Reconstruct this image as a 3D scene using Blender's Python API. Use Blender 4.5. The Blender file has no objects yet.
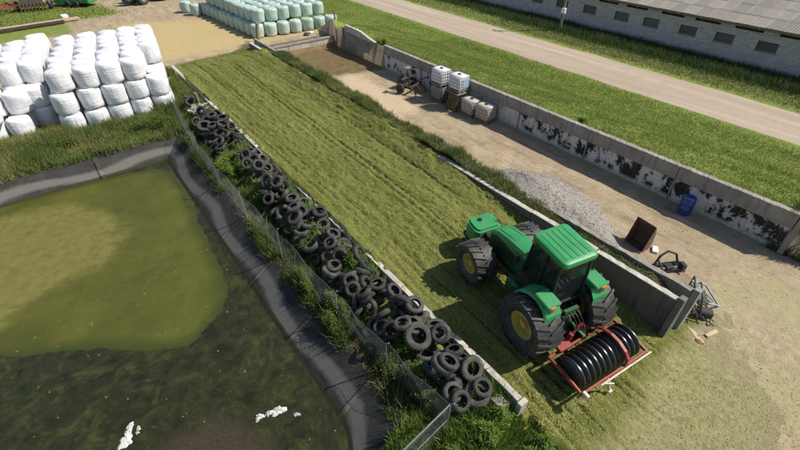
import bpy, math, random
import numpy as np
from mathutils import Matrix, Vector

# ------------------------------------------------------------------ camera, world, sun, exposure
SC = bpy.context.scene
COL = SC.collection
PITCH = math.atan(345 / 440.0)
YAW = math.radians(37.0)
cam_d = bpy.data.cameras.new('camera')
cam = bpy.data.objects.new('camera', cam_d)
COL.objects.link(cam)
cam_d.sensor_width = 36.0
cam_d.lens = 36.0 * 440.0 / 800.0
cam_d.clip_end = 2000
cam.location = (0, 0, 12.5)
cam.rotation_euler = (math.pi / 2 - PITCH, 0, -YAW)
SC.camera = cam

SUN_EL = math.radians(48.5)
SUN_AZ = math.atan2(0.82, -0.57)          # clockwise from +Y
world = bpy.data.worlds.new('World')
SC.world = world
world.use_nodes = True
wn = world.node_tree.nodes
sky = wn.new('ShaderNodeTexSky')
sky.sky_type = 'NISHITA'
sky.sun_disc = False
sky.sun_elevation = SUN_EL
sky.sun_rotation = SUN_AZ
world.node_tree.links.new(sky.outputs[0], wn['Background'].inputs[0])
wn['Background'].inputs[1].default_value = 0.088
sun_d = bpy.data.lights.new('sun', 'SUN')
sun_d.energy = 4.2
sun_d.angle = math.radians(0.55)
sun_d.color = (1.0, 0.95, 0.86)
sun = bpy.data.objects.new('sun', sun_d)
COL.objects.link(sun)
to_sun = Vector((math.sin(SUN_AZ) * math.cos(SUN_EL), math.cos(SUN_AZ) * math.cos(SUN_EL), math.sin(SUN_EL)))
sun.rotation_euler = to_sun.to_track_quat('Z', 'Y').to_euler()
sun.location = (20, -20, 40)
SC.view_settings.view_transform = 'Standard'
SC.view_settings.look = 'None'
SC.view_settings.exposure = 0.5
SC.view_settings.gamma = 1.0

rng = np.random.default_rng(7)
random.seed(7)
PI = math.pi

# ------------------------------------------------------------------ helpers
def tag(o, label=None, cat=None, group=None, kind=None):
    if label: o['label'] = label
    if cat: o['category'] = cat
    if group: o['group'] = group
    if kind: o['kind'] = kind
    return o

def empty(name, loc=(0, 0, 0), rot=(0, 0, 0), label=None, cat=None, group=None):
    o = bpy.data.objects.new(name, None)
    o.empty_display_size = 0.2
    COL.objects.link(o)
    o.location = loc
    o.rotation_euler = rot
    return tag(o, label, cat, group)

def link_mesh(name, me, mat=None, parent=None, loc=None, rot=None, scale=None):
    o = bpy.data.objects.new(name, me)
    COL.objects.link(o)
    if mat is not None and not me.materials:
        me.materials.append(mat)
    if parent is not None: o.parent = parent
    if loc is not None: o.location = loc
    if rot is not None: o.rotation_euler = rot
    if scale is not None: o.scale = scale
    return o

def np_mesh(name, V, F, smooth=False):
    """V (n,3) array; F (m,k) array of one polygon size."""
    me = bpy.data.meshes.new(name)
    V = np.asarray(V, dtype=np.float32); F = np.asarray(F, dtype=np.int32)
    k = F.shape[1]
    me.vertices.add(len(V)); me.vertices.foreach_set('co', V.ravel())
    me.loops.add(F.size); me.loops.foreach_set('vertex_index', F.ravel())
    me.polygons.add(len(F))
    me.polygons.foreach_set('loop_start', np.arange(0, F.size, k, dtype=np.int32))
    if smooth: me.polygons.foreach_set('use_smooth', np.ones(len(F), dtype=bool))
    me.update(calc_edges=True)
    return me

def set_col(me, name, arr):
    a = me.color_attributes.new(name, 'FLOAT_COLOR', 'POINT')
    out = np.ones((len(me.vertices), 4), dtype=np.float32)
    out[:, :arr.shape[1]] = arr
    a.data.foreach_set('color', out.ravel())

_T = np.random.default_rng(99).random((256, 256))
def vn(x, y, s=0):
    x = np.asarray(x, float) + s * 17.31; y = np.asarray(y, float) + s * 9.77
    xi = np.floor(x).astype(int); yi = np.floor(y).astype(int)
    fx = x - xi; fy = y - yi
    fx = fx * fx * (3 - 2 * fx); fy = fy * fy * (3 - 2 * fy)
    a = _T[xi & 255, yi & 255]; b = _T[(xi + 1) & 255, yi & 255]
    c = _T[xi & 255, (yi + 1) & 255]; d = _T[(xi + 1) & 255, (yi + 1) & 255]
    return (a * (1 - fx) + b * fx) * (1 - fy) + (c * (1 - fx) + d * fx) * fy
def fbm(x, y, s=0, oct=4):
    t = 0; a = 0.5; n = 0
    for i in range(oct):
        t = t + a * vn(np.asarray(x) * 2 ** i, np.asarray(y) * 2 ** i, s + i); n += a; a *= 0.5
    return t / n
def sstep(a, b, x):
    t = np.clip((np.asarray(x, float) - a) / (b - a), 0, 1)
    return t * t * (3 - 2 * t)

class B:
    """mesh builder"""
    def __init__(s): s.v = []; s.f = []
    def add(s, V, F, M=None):
        n = len(s.v)
        for p in V:
            p = Vector(p)
            s.v.append(tuple(M @ p) if M is not None else tuple(p))
        for f in F: s.f.append(tuple(i + n for i in f))
        return s
    def box(s, c, d, M=None, ch=0.012, taper=None):
        """chamfered box, centre c, size d; taper scales the top in x and y"""
        hx, hy, hz = d[0] / 2, d[1] / 2, d[2] / 2
        ch = min(ch, hx * .45, hy * .45, hz * .45)
        V = []; idx = {}
        for sx in (-1, 1):
            for sy in (-1, 1):
                for sz in (-1, 1):
                    for ax in range(3):
                        p = [sx * (hx - ch), sy * (hy - ch), sz * (hz - ch)]
                        p[ax] = (sx * hx, sy * hy, sz * hz)[ax]
                        if taper is not None and sz > 0: p[0] *= taper[0]; p[1] *= taper[1]
                        idx[(sx, sy, sz, ax)] = len(V)
                        V.append((p[0] + c[0], p[1] + c[1], p[2] + c[2]))
        F = []
        R = (-1, 1)
        for sg in R:
            F.append([idx[(sg, a, b, 0)] for a, b in ((-1, -1), (1, -1), (1, 1), (-1, 1))])
            F.append([idx[(a, sg, b, 1)] for a, b in ((-1, -1), (1, -1), (1, 1), (-1, 1))])
            F.append([idx[(a, b, sg, 2)] for a, b in ((-1, -1), (1, -1), (1, 1), (-1, 1))])
        for a in R:
            for b in R:
                F.append([idx[(a, b, -1, 0)], idx[(a, b, 1, 0)], idx[(a, b, 1, 1)], idx[(a, b, -1, 1)]])
                F.append([idx[(a, -1, b, 0)], idx[(a, 1, b, 0)], idx[(a, 1, b, 2)], idx[(a, -1, b, 2)]])
                F.append([idx[(-1, a, b, 1)], idx[(1, a, b, 1)], idx[(1, a, b, 2)], idx[(-1, a, b, 2)]])
                for c_ in R: F.append([idx[(a, b, c_, 0)], idx[(a, b, c_, 1)], idx[(a, b, c_, 2)]])
        return s.add(V, F, M)
    def lathe(s, prof, n=24, axis='x', M=None, closed=False):
        """prof: (along, radius)"""
        V = []; F = []
        k = len(prof)
        for i in range(n):
            a = 2 * PI * i / n
            for (t, r) in prof:
                if axis == 'x': V.append((t, r * math.cos(a), r * math.sin(a)))
                elif axis == 'y': V.append((r * math.cos(a), t, r * math.sin(a)))
                else: V.append((r * math.cos(a), r * math.sin(a), t))
        m = k if closed else k - 1
        for i in range(n):
            j = (i + 1) % n
            for q in range(m):
                q2 = (q + 1) % k
                F.append((i * k + q, i * k + q2, j * k + q2, j * k + q))
        return s.add(V, F, M)
    def cyl(s, p0, p1, r, n=10, r1=None, cap=True):
        p0 = Vector(p0); p1 = Vector(p1); d = p1 - p0
        q = d.to_track_quat('Z', 'Y').to_matrix()
        r1 = r if r1 is None else r1
        V = []; F = []
        for i in range(n):
            a = 2 * PI * i / n
            e = q @ Vector((math.cos(a), math.sin(a), 0))
            V.append(p0 + e * r); V.append(p1 + e * r1)
        for i in range(n):
            j = (i + 1) % n
            F.append((2 * i, 2 * j, 2 * j + 1, 2 * i + 1))
        if cap:
            F.append(tuple(2 * i for i in range(n))[::-1]); F.append(tuple(2 * i + 1 for i in range(n)))
        return s.add(V, F)
    def tube(s, pts, r, n=8):
        for a, b in zip(pts[:-1], pts[1:]): s.cyl(a, b, r, n)
        return s
    def prism(s, poly, a0, a1, axis='x', M=None):
        """poly of 2D points extruded along axis"""
        n = len(poly); V = []
        for a in (a0, a1):
            for (p, q) in poly:
                V.append({'x': (a, p, q), 'y': (p, a, q), 'z': (p, q, a)}[axis])
        F = [tuple(range(n))[::-1], tuple(range(n, 2 * n))]
        for i in range(n):
            j = (i + 1) % n
            F.append((i, j, n + j, n + i))
        return s.add(V, F, M)
    def mesh(s, name, smooth=False):
        me = bpy.data.meshes.new(name)
        me.from_pydata(s.v, [], s.f)
        import bmesh
        bm = bmesh.new(); bm.from_mesh(me)
        bmesh.ops.recalc_face_normals(bm, faces=bm.faces)
        bm.to_mesh(me); bm.free()
        if smooth:
            me.polygons.foreach_set('use_smooth', np.ones(len(me.polygons), dtype=bool))
            try: me.set_sharp_from_angle(angle=math.radians(38))
            except Exception: pass
        me.update()
        return me
    def obj(s, name, mat, parent=None, smooth=False, loc=None, rot=None):
        return link_mesh(name, s.mesh(name, smooth), mat, parent, loc, rot)

def copy_tree(o, parent=None):
    c = o.copy(); COL.objects.link(c); c.parent = parent
    for ch in o.children: copy_tree(ch, c)
    return c

def ordn(n):
    return ['first', 'second', 'third', 'fourth', 'fifth', 'sixth', 'seventh', 'eighth', 'ninth', 'tenth', 'eleventh', 'twelfth', 'thirteenth', 'fourteenth', 'fifteenth', 'sixteenth', 'seventeenth', 'eighteenth', 'nineteenth', 'twentieth', 'twenty-first', 'twenty-second', 'twenty-third', 'twenty-fourth', 'twenty-fifth'][n]

# ------------------------------------------------------------------ materials
class NT:
    def __init__(s, name):
        s.m = bpy.data.materials.new(name); s.m.use_nodes = True
        s.t = s.m.node_tree; s.n = s.t.nodes
        s.b = s.n['Principled BSDF']
    def node(s, typ, **kw):
        n = s.n.new(typ)
        for k, v in kw.items(): setattr(n, k, v)
        return n
    def lk(s, a, b): s.t.links.new(a, b)
    def coord(s, which='Object'):
        return s.node('ShaderNodeTexCoord').outputs[which]
    def noise(s, vec, scale, detail=4, rough=.55, dist=0, sc3=None):
        if sc3 is not None:
            mp = s.node('ShaderNodeMapping'); mp.inputs['Scale'].default_value = sc3
            s.lk(vec, mp.inputs['Vector']); vec = mp.outputs[0]
        n = s.node('ShaderNodeTexNoise')
        n.inputs['Scale'].default_value = scale; n.inputs['Detail'].default_value = detail
        n.inputs['Roughness'].default_value = rough; n.inputs['Distortion'].default_value = dist
        s.lk(vec, n.inputs['Vector'])
        return n.outputs['Fac']
    def ramp(s, fac, stops, interp='LINEAR'):
        r = s.node('ShaderNodeValToRGB'); cr = r.color_ramp; cr.interpolation = interp
        while len(cr.elements) < len(stops): cr.elements.new(0.5)
        for e, (p, c) in zip(cr.elements, stops):
            e.position = p; e.color = (c[0], c[1], c[2], 1) if not np.isscalar(c) else (c, c, c, 1)
        s.lk(fac, r.inputs[0]); return r.outputs[0]
    def mix(s, fac, a, b, mode='MIX'):
        m = s.node('ShaderNodeMix', data_type='RGBA', blend_type=mode)
        for sock, v in ((m.inputs[0], fac), (m.inputs[6], a), (m.inputs[7], b)):
            if hasattr(v, 'links'): s.lk(v, sock)
            elif np.isscalar(v): sock.default_value = v
            else: sock.default_value = (v[0], v[1], v[2], 1)
        return m.outputs[2]
    def math(s, op, a, b=None, c=None, clamp=False):
        m = s.node('ShaderNodeMath', operation=op, use_clamp=clamp)
        for sock, v in zip(m.inputs, (a, b, c)):
            if v is None: continue
            if hasattr(v, 'links'): s.lk(v, sock)
            else: sock.default_value = v
        return m.outputs[0]
    def sharp(s, mask, nz, k=.6, lo=.4, hi=.6):
        """mask pushed by a noise and steepened"""
        t = s.math('MULTIPLY_ADD', s.math('SUBTRACT', nz, .5), k, mask)
        mr = s.node('ShaderNodeMapRange', interpolation_type='SMOOTHSTEP')
        mr.inputs[1].default_value = lo; mr.inputs[2].default_value = hi
        s.lk(t, mr.inputs[0]); return mr.outputs[0]
    def attr(s, name):
        a = s.node('ShaderNodeAttribute', attribute_name=name)
        sp = s.node('ShaderNodeSeparateColor'); s.lk(a.outputs['Color'], sp.inputs[0])
        return sp.outputs[0], sp.outputs[1], sp.outputs[2], a
    def bump(s, h, strength=.4, dist=.02, prev=None):
        b = s.node('ShaderNodeBump'); b.inputs['Strength'].default_value = strength
        b.inputs['Distance'].default_value = dist
        s.lk(h, b.inputs['Height'])
        if prev is not None: s.lk(prev, b.inputs['Normal'])
        return b.outputs[0]
    def done(s, col=None, rough=.8, nrm=None, metal=0, spec=None):
        if col is not None:
            if hasattr(col, 'links'): s.lk(col, s.b.inputs['Base Color'])
            else: s.b.inputs['Base Color'].default_value = (col[0], col[1], col[2], 1)
        if hasattr(rough, 'links'): s.lk(rough, s.b.inputs['Roughness'])
        else: s.b.inputs['Roughness'].default_value = rough
        if nrm is not None: s.lk(nrm, s.b.inputs['Normal'])
        s.b.inputs['Metallic'].default_value = metal
        if spec is not None: s.b.inputs['Specular IOR Level'].default_value = spec
        return s.m

def simple(name, c0, c1, scale=4, rough=.7, bump=.3, bd=.01, metal=0, dirt=None, dirt_amt=.5, spec=None, rnd=0):
    t = NT(name); co = t.coord()
    n1 = t.noise(co, scale, 6, .6)
    col = t.ramp(n1, [(.3, c0), (.7, c1)])
    if dirt is not None:
        n2 = t.noise(co, scale * .6, 8, .7, .5)
        col = t.mix(t.ramp(n2, [(.5 , 0), (.72, dirt_amt)]), col, dirt)
    if rnd:
        oi = t.node('ShaderNodeObjectInfo')
        hs = t.node('ShaderNodeHueSaturation')
        t.lk(t.math('MULTIPLY_ADD', oi.outputs['Random'], rnd, 1 - rnd / 2), hs.inputs['Value'])
        t.lk(col, hs.inputs['Color']); col = hs.outputs[0]
    nb = t.noise(co, scale * 5, 5, .65)
    nr = t.bump(nb, bump, bd)
    rr = t.ramp(n1, [(.3, min(1, rough * .85)), (.7, min(1, rough * 1.15))])
    return t.done(col, rr, nr, metal, spec)

# terrain: zones painted on the mesh, broken up by noise
def mk_ground():
    t = NT('yard_ground'); co = t.coord()
    big = t.noise(co, .35, 6, .6); mid = t.noise(co, 1.6, 6, .65); fine = t.noise(co, 9, 6, .7); grit = t.noise(co, 40, 3, .7)
    dirt = t.ramp(mid, [(.25, (.19, .14, .083)), (.5, (.285, .215, .135)), (.75, (.39, .305, .195))])
    dirt = t.mix(t.ramp(fine, [(.35, 0), (.75, .55)]), dirt, (.44, .36, .245))
    dirt = t.mix(t.ramp(t.noise(co, 1.0, 6, .7, .3, sc3=(2.2, .22, 1)), [(.5, 0), (.66, .55)]), dirt, (.15, .105, .06))
    dirt = t.mix(t.ramp(t.noise(co, 1.0, 6, .7, .5, sc3=(1.1, .3, 1)), [(.5, 0), (.7, .6)]), dirt, (.50, .41, .28))
    dirt = t.mix(t.ramp(t.noise(co, 2.6, 7, .75, 1.2), [(.58, 0), (.70, .5)]), dirt, (.15, .11, .065))
    grass = t.ramp(mid, [(.25, (.10, .14, .026)), (.55, (.165, .21, .04)), (.8, (.28, .27, .095))])
    spill = t.ramp(fine, [(.25, (.22, .195, .088)), (.5, (.32, .283, .148)), (.8, (.42, .365, .215))])
    spill = t.mix(t.ramp(big, [(.36, 0), (.58, .9)]), spill, t.ramp(t.noise(co, 3, 7, .75, .4), [(.3, (.21, .155, .092)), (.5, (.34, .27, .17)), (.7, (.47, .385, .26))]))
    mud = t.ramp(mid, [(.3, (.11, .075, .03)), (.7, (.2, .145, .07))])
    straw = t.ramp(fine, [(.3, (.30, .235, .105)), (.7, (.50, .395, .19))])
    straw = t.mix(t.ramp(t.noise(co, .8, 6, .7, .6), [(.48, 0), (.66, .6)]), straw, (.42, .31, .19))
    r, g, b, a = t.attr('zones'); r2, g2, b2, a2 = t.attr('zones_b')
    col = dirt
    col = t.mix(t.sharp(r2, mid, 1.1, .2, .95), col, straw)
    col = t.mix(t.sharp(b, mid, .8, .3, .7), col, mud)
    col = t.mix(t.sharp(g, mid, .8, .25, .75), col, spill)
    col = t.mix(t.sharp(g2, mid, .9, .25, .75), col, (.46, .36, .24))
    col = t.mix(t.sharp(r, mid, 1.0, .35, .6), col, grass)
    h = t.math('ADD', t.math('MULTIPLY', fine, .7), t.math('MULTIPLY', grit, .3))
    nr = t.bump(h, .8, .06)
    rough = t.mix(t.sharp(b, mid, .8, .3, .7), (.95, .95, .95), (.5, .5, .5))
    return t.done(col, rough, nr, spec=.2)

def mk_silage():
    t = NT('silage'); co = t.coord()
    big = t.noise(co, .4, 5, .6); mid = t.noise(co, 2.5, 6, .65, sc3=(1, .5, 1)); fine = t.noise(co, 13, 6, .75); ch = t.noise(co, 40, 3, .7)
    col = t.ramp(fine, [(.25, (.055, .068, .013)), (.5, (.165, .182, .042)), (.8, (.35, .34, .12))])
    col = t.mix(t.ramp(mid, [(.35, 0), (.75, .55)]), col, (.235, .24, .07))
    col = t.mix(t.ramp(big, [(.45, 0), (.7, .55)]), col, (.12, .135, .024))
    stk = t.noise(co, 1.0, 5, .65, .15, sc3=(3.2, .10, 1)); stk2 = t.noise(co, 1.0, 4, .7, .1, sc3=(7.5, .16, 1))
    col = t.mix(t.ramp(stk, [(.47, 0), (.62, .62)]), col, (.07, .078, .016))
    col = t.mix(t.ramp(stk2, [(.52, 0), (.66, .5)]), col, (.058, .064, .014))
    col = t.mix(t.ramp(stk2, [(.30, .45), (.44, 0)]), col, (.32, .30, .09))
    r, g, b, a = t.attr('wear')
    col = t.mix(t.sharp(r, fine, .6, .25, .8), col, (.036, .04, .010))     # pressed ruts: darker colour
    col = t.mix(t.sharp(g, mid, .8, .25, .8), col, t.ramp(t.noise(co, 7, 6, .75), [(.3, (.19, .175, .07)), (.5, (.32, .29, .14)), (.7, (.43, .385, .21))]))        # dried pale crop at the mouth
    col = t.mix(t.sharp(b, mid, .8, .25, .8), col, t.mix(t.ramp(t.noise(co, 5, 7, .75), [(.45, 0), (.62, 1)]), t.ramp(mid, [(.3, (.25, .19, .115)), (.7, (.43, .35, .225))]), (.30, .275, .14)))         # trampled dirt
    nr = t.bump(t.math('ADD', fine, t.math('MULTIPLY', ch, .6)), 1.0, .06)
    return t.done(col, .9, nr, spec=.15)

def mk_leaf(name, c0, c1, c2, trans=.25, up=.6):
    t = NT(name)
    r, g, b, a = t.attr('tint')
    col = t.ramp(r, [(0, c0), (.5, c1), (1, c2)])
    ge = t.node('ShaderNodeNewGeometry')
    vm = t.node('ShaderNodeMix', data_type='VECTOR'); vm.inputs[0].default_value = up
    t.lk(ge.outputs['Normal'], vm.inputs[4]); vm.inputs[5].default_value = (0, 0, 1)
    vz = t.node('ShaderNodeVectorMath', operation='NORMALIZE'); t.lk(vm.outputs[1], vz.inputs[0])
    t.done(col, .7, vz.outputs[0], spec=.2)
    tr = t.node('ShaderNodeBsdfTranslucent'); t.lk(col, tr.inputs[0])
    mx = t.node('ShaderNodeMixShader'); mx.inputs[0].default_value = trans
    t.lk(t.b.outputs[0], mx.inputs[1]); t.lk(tr.outputs[0], mx.inputs[2])
    t.lk(mx.outputs[0], t.n['Material Output'].inputs[0])
    return t.m

def mk_concrete(name, base, dark, paint=None):
    t = NT(name); co = t.coord()
    n1 = t.noise(co, 1.2, 7, .65); n2 = t.noise(co, 8, 6, .7); st = t.noise(co, 2.0, 6, .7, .3, sc3=(1, 2.2, .35))
    col = t.ramp(n1, [(.28, [c * .7 for c in base]), (.55, base), (.8, [min(1, c * 1.25) for c in base])])
    col = t.mix(t.ramp(st, [(.5, 0), (.7, .65)]), col, dark)
    col = t.mix(t.ramp(n2, [(.55, 0), (.8, .4)]), col, dark)
    nr = t.bump(n2, .5, .02)
    return t.done(col, .9, nr, spec=.25)

def mk_peeling():
    """white-washed concrete slab whose tar-black under-coat shows through where the wash has flaked off"""
    t = NT('peeling_whitewash'); co = t.coord(); oi = t.node('ShaderNodeObjectInfo')
    sh = t.node('ShaderNodeVectorMath', operation='ADD')
    cb = t.node('ShaderNodeCombineXYZ'); t.lk(t.math('MULTIPLY', oi.outputs['Random'], 37), cb.inputs[1])
    t.lk(co, sh.inputs[0]); t.lk(cb.outputs[0], sh.inputs[1])
    v = sh.outputs[0]
    n1 = t.noise(v, 1.25, 2, .5, .3, sc3=(1, 1.25, .75)); n2 = t.noise(v, 6, 5, .65)
    wash = t.ramp(n2, [(.3, (.46, .44, .41)), (.7, (.68, .65, .61))])
    sp = t.node('ShaderNodeSeparateXYZ'); t.lk(co, sp.inputs[0])
    z = sp.outputs[2]
    win = t.math('MULTIPLY', t.ramp(z, [(.12, 0), (.32, 1)]), t.ramp(z, [(1.0, 1), (1.15, .2)]))
    r, g, b, a = t.attr('peel')
    m = t.math('ADD', t.math('MULTIPLY', n1, .8), t.math('MULTIPLY', t.math('SUBTRACT', n2, .5), .42))
    m = t.math('ADD', m, t.math('MULTIPLY', r, .17))
    pk = t.math('MULTIPLY', t.ramp(m, [(.565, 0), (.59, 1)]), win)
    halo = t.math('MULTIPLY', t.ramp(m, [(.50, 0), (.57, .75)]), win)
    col = t.mix(halo, wash, (.26, .24, .215))
    tar = t.ramp(t.noise(v, 11, 4, .7), [(.35, (.014, .013, .012)), (.6, (.03, .028, .026)), (.75, (.10, .09, .08))])
    col = t.mix(pk, col, tar)
    low = t.ramp(t.math('ADD', z, t.math('MULTIPLY', n2, .3)), [(.1, .7), (.4, 0)])
    col = t.mix(low, col, (.16, .13, .1))
    st = t.noise(v, 2.2, 5, .7, .2, sc3=(1, 3, .25))
    col = t.mix(t.ramp(st, [(.52, 0), (.75, .6)]), col, (.17, .15, .13))
    nr = t.bump(t.math('SUBTRACT', n2, t.math('MULTIPLY', pk, .6)), .5, .012)
    return t.done(col, .85, nr, spec=.3)

def mk_water():
    t = NT('pond_water'); co = t.coord()
    big = t.noise(co, .5, 5, .6, .4); mid = t.noise(co, 2.2, 6, .7, .5); fine = t.noise(co, 14, 5, .7)
    r, g, b, a = t.attr('algae')
    dark = t.ramp(mid, [(.3, (.010, .012, .006)), (.55, (.024, .027, .011)), (.8, (.055, .054, .018))])
    dark = t.mix(t.ramp(t.noise(co, 1.0, 7, .75, .8), [(.52, 0), (.7, .65)]), dark, (.08, .07, .02))
    dark = t.mix(t.ramp(t.noise(co, 5, 4, .8, .6), [(.6, 0), (.72, .5)]), dark, (.09, .085, .03))
    purple = t.ramp(fine, [(.3, (.028, .022, .016)), (.7, (.06, .046, .03))])
    mat_ = t.ramp(big, [(.3, (.052, .056, .008)), (.55, (.078, .08, .012)), (.8, (.105, .104, .018))])
    mat_ = t.mix(t.ramp(mid, [(.55, 0), (.75, .35)]), mat_, (.06, .062, .008))
    spots = t.node('ShaderNodeTexVoronoi'); spots.inputs['Scale'].default_value = 1.9; t.lk(co, spots.inputs['Vector'])
    sp = t.math('ADD', spots.outputs['Distance'], t.math('MULTIPLY', t.math('SUBTRACT', fine, .5), .12))
    mat_ = t.mix(t.ramp(sp, [(.05, .65), (.13, 0)]), mat_, (.03, .033, .006))
    mat_ = t.mix(t.ramp(fine, [(.42, 0), (.68, .4)]), mat_, (.045, .05, .010))
    mat_ = t.mix(t.ramp(t.noise(co, 3.3, 6, .75, 1.5), [(.58, 0), (.70, .45)]), mat_, (.15, .145, .05))
    mat_ = t.mix(t.ramp(t.noise(co, .9, 6, .75, .8), [(.52, 0), (.7, .5)]), mat_, (.048, .055, .010))
    pale = t.ramp(mid, [(.3, (.095, .09, .018)), (.5, (.135, .125, .03)), (.75, (.16, .15, .05))])
    col = t.mix(t.sharp(b, mid, .5, .25, .8), dark, purple)
    mm = t.sharp(r, mid, .20, .42, .56)
    col = t.mix(mm, col, mat_)
    rim = t.sharp(r, mid, .45, .42, 1.0)
    col = t.mix(t.math('MULTIPLY', mm, t.math('SUBTRACT', 1.0, rim)), col, (.035, .045, .008))
    col = t.mix(t.math('MULTIPLY', t.sharp(g, mid, .7, .2, .9), mm), col, pale)
    rough = t.mix(mm, (.22, .22, .22), (.5, .5, .5))
    nr = t.bump(t.noise(co, 6, 3, .5), .08, .02)
    return t.done(col, rough, nr, spec=.25)

def mk_liner():
    t = NT('pond_liner'); co = t.coord()
    n1 = t.noise(co, 1.4, 6, .65); n2 = t.noise(co, 7, 6, .7); st = t.noise(co, 3, 5, .7)
    r, g, b, a = t.attr('band')
    col = t.ramp(n1, [(.3, (.022, .021, .019)), (.7, (.048, .045, .041))])
    col = t.mix(t.sharp(r, n2, .7, .2, .8), col, (.12, .113, .10))
    col = t.mix(t.ramp(n2, [(.54, 0), (.75, .5)]), col, (.075, .066, .054))
    col = t.mix(t.sharp(g, n2, .5, .3, .7), col, (.028, .028, .012))
    nr = t.bump(n2, .35, .02)
    return t.done(col, .75, nr, spec=.2)

def mk_bale(name, c0, c1, seamtint):
    t = NT(name); co = t.coord(); oi = t.node('ShaderNodeObjectInfo')
    n1 = t.noise(co, 2.4, 5, .6); wr = t.noise(co, 3.5, 5, .6, .4, sc3=(1.6, 1.6, .5)); band = t.noise(co, 5, 3, .5, 0, sc3=(.25, .25, 2.4))
    col = t.ramp(n1, [(.3, c0), (.7, c1)])
    hs = t.node('ShaderNodeHueSaturation'); t.lk(t.math('MULTIPLY_ADD', oi.outputs['Random'], .14, .93), hs.inputs['Value']); t.lk(col, hs.inputs['Color'])
    col = t.mix(t.ramp(t.noise(co, 1.7, 7, .75), [(.6, 0), (.75, .4)]), hs.outputs[0], seamtint)
    wv = t.node('ShaderNodeTexWave', wave_type='BANDS', bands_direction='Z', wave_profile='SAW'); wv.inputs['Scale'].default_value = 1.25; wv.inputs['Distortion'].default_value = 1.6; wv.inputs['Detail'].default_value = 2
    t.lk(co, wv.inputs['Vector'])
    h = t.math('ADD', t.math('ADD', wr, t.math('MULTIPLY', band, .5)), t.math('MULTIPLY', wv.outputs['Fac'], .35))
    nr = t.bump(h, .7, .07)
    return t.done(col, .38, nr, spec=.4)

def mk_roof():
    t = NT('fibre_cement_roof'); co = t.coord(); oi = t.node('ShaderNodeObjectInfo')
    n1 = t.noise(co, 3, 6, .7); n2 = t.noise(co, 14, 5, .7)
    col = t.ramp(n1, [(.3, (.21, .19, .165)), (.7, (.30, .275, .24))])
    hs = t.node('ShaderNodeHueSaturation'); t.lk(t.math('MULTIPLY_ADD', oi.outputs['Random'], .3, .85), hs.inputs['Value']); t.lk(col, hs.inputs['Color'])
    col = t.mix(t.ramp(n2, [(.55, 0), (.75, .5)]), hs.outputs[0], (.09, .085, .06))
    return t.done(col, .95, t.bump(n2, .4, .01), spec=.2)

def mk_blockwall():
    t = NT('sand_lime_brick_wall'); co = t.coord('Object')
    sp = t.node('ShaderNodeSeparateXYZ'); t.lk(co, sp.inputs[0])
    cb = t.node('ShaderNodeCombineXYZ'); t.lk(sp.outputs[1], cb.inputs[0]); t.lk(sp.outputs[2], cb.inputs[1])
    br = t.node('ShaderNodeTexBrick')
    br.inputs['Scale'].default_value = 1; br.inputs['Brick Width'].default_value = .42; br.inputs['Row Height'].default_value = .2
    br.inputs['Mortar Size'].default_value = .014; br.inputs['Mortar Smooth'].default_value = .3
    br.inputs['Color1'].default_value = (.44, .41, .37, 1); br.inputs['Color2'].default_value = (.56, .525, .475, 1); br.inputs['Mortar'].default_value = (.30, .28, .25, 1)
    t.lk(cb.outputs[0], br.inputs['Vector'])
    n1 = t.noise(co, 1.3, 7, .7); n2 = t.noise(co, 9, 5, .7)
    col = t.mix(t.ramp(n1, [(.5, 0), (.75, .45)]), br.outputs['Color'], (.3, .28, .25))
    nr = t.bump(br.outputs['Fac'], -.4, .015); nr = t.bump(n2, .3, .01, nr)
    return t.done(col, .9, nr, spec=.25)

MAT = {}
MAT['ground'] = mk_ground()
MAT['silage'] = mk_silage()
MAT['grass'] = mk_leaf('grass_blades', (.045, .078, .016), (.11, .15, .034), (.25, .235, .085), .35, .6)
MAT['lawn'] = mk_leaf('verge_grass', (.105, .165, .024), (.185, .25, .042), (.32, .32, .10), .35, .8)
MAT['leaf'] = mk_leaf('weed_leaves', (.045, .085, .016), (.105, .16, .03), (.2, .24, .055), .35, .5)
MAT['leaf_bright'] = mk_leaf('bright_leaves', (.07, .13, .018), (.14, .225, .034), (.25, .30, .06), .35, .5)
MAT['dry'] = mk_leaf('dry_stems', (.14, .11, .05), (.22, .17, .08), (.3, .25, .13), .1)
MAT['chop'] = mk_leaf('chopped_crop', (.09, .095, .018), (.22, .22, .05), (.38, .35, .14), .1)
MAT['flower'] = mk_leaf('white_umbels', (.45, .45, .36), (.6, .6, .5), (.7, .7, .62), .2)
MAT['concrete'] = mk_concrete('weathered_concrete', (.28, .255, .22), (.10, .088, .072))
MAT['concrete_pale'] = mk_concrete('pale_concrete', (.46, .43, .37), (.2, .17, .13))
MAT['concrete_dark'] = mk_concrete('stained_shaded_concrete', (.15, .142, .132), (.06, .056, .052))  # silage stain plus the shade of the inner face, both in the colour
MAT['peel'] = mk_peeling()
MAT['water'] = mk_water()
MAT['liner'] = mk_liner()
MAT['bale_white'] = mk_bale('white_bale_film', (.63, .625, .64), (.74, .735, .74), (.55, .52, .49))
MAT['bale_green'] = mk_bale('pale_green_bale_film', (.34, .435, .375), (.44, .53, .465), (.26, .34, .28))
MAT['roof'] = mk_roof()
MAT['block'] = mk_blockwall()
def mk_road():
    t = NT('gravel_road'); co = t.coord()
    tr = t.noise(co, 1.0, 5, .6, .2, sc3=(1.1, .05, 1)); n1 = t.noise(co, .8, 6, .7); g = t.noise(co, 14, 5, .75)
    col = t.ramp(tr, [(.3, (.27, .208, .15)), (.5, (.345, .272, .20)), (.7, (.41, .33, .255))])
    col = t.mix(t.ramp(n1, [(.5, 0), (.7, .45)]), col, (.27, .205, .14))
    col = t.mix(t.ramp(g, [(.45, 0), (.75, .45)]), col, (.52, .44, .35))
    return t.done(col, .95, t.bump(g, .5, .03), spec=.2)
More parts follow.
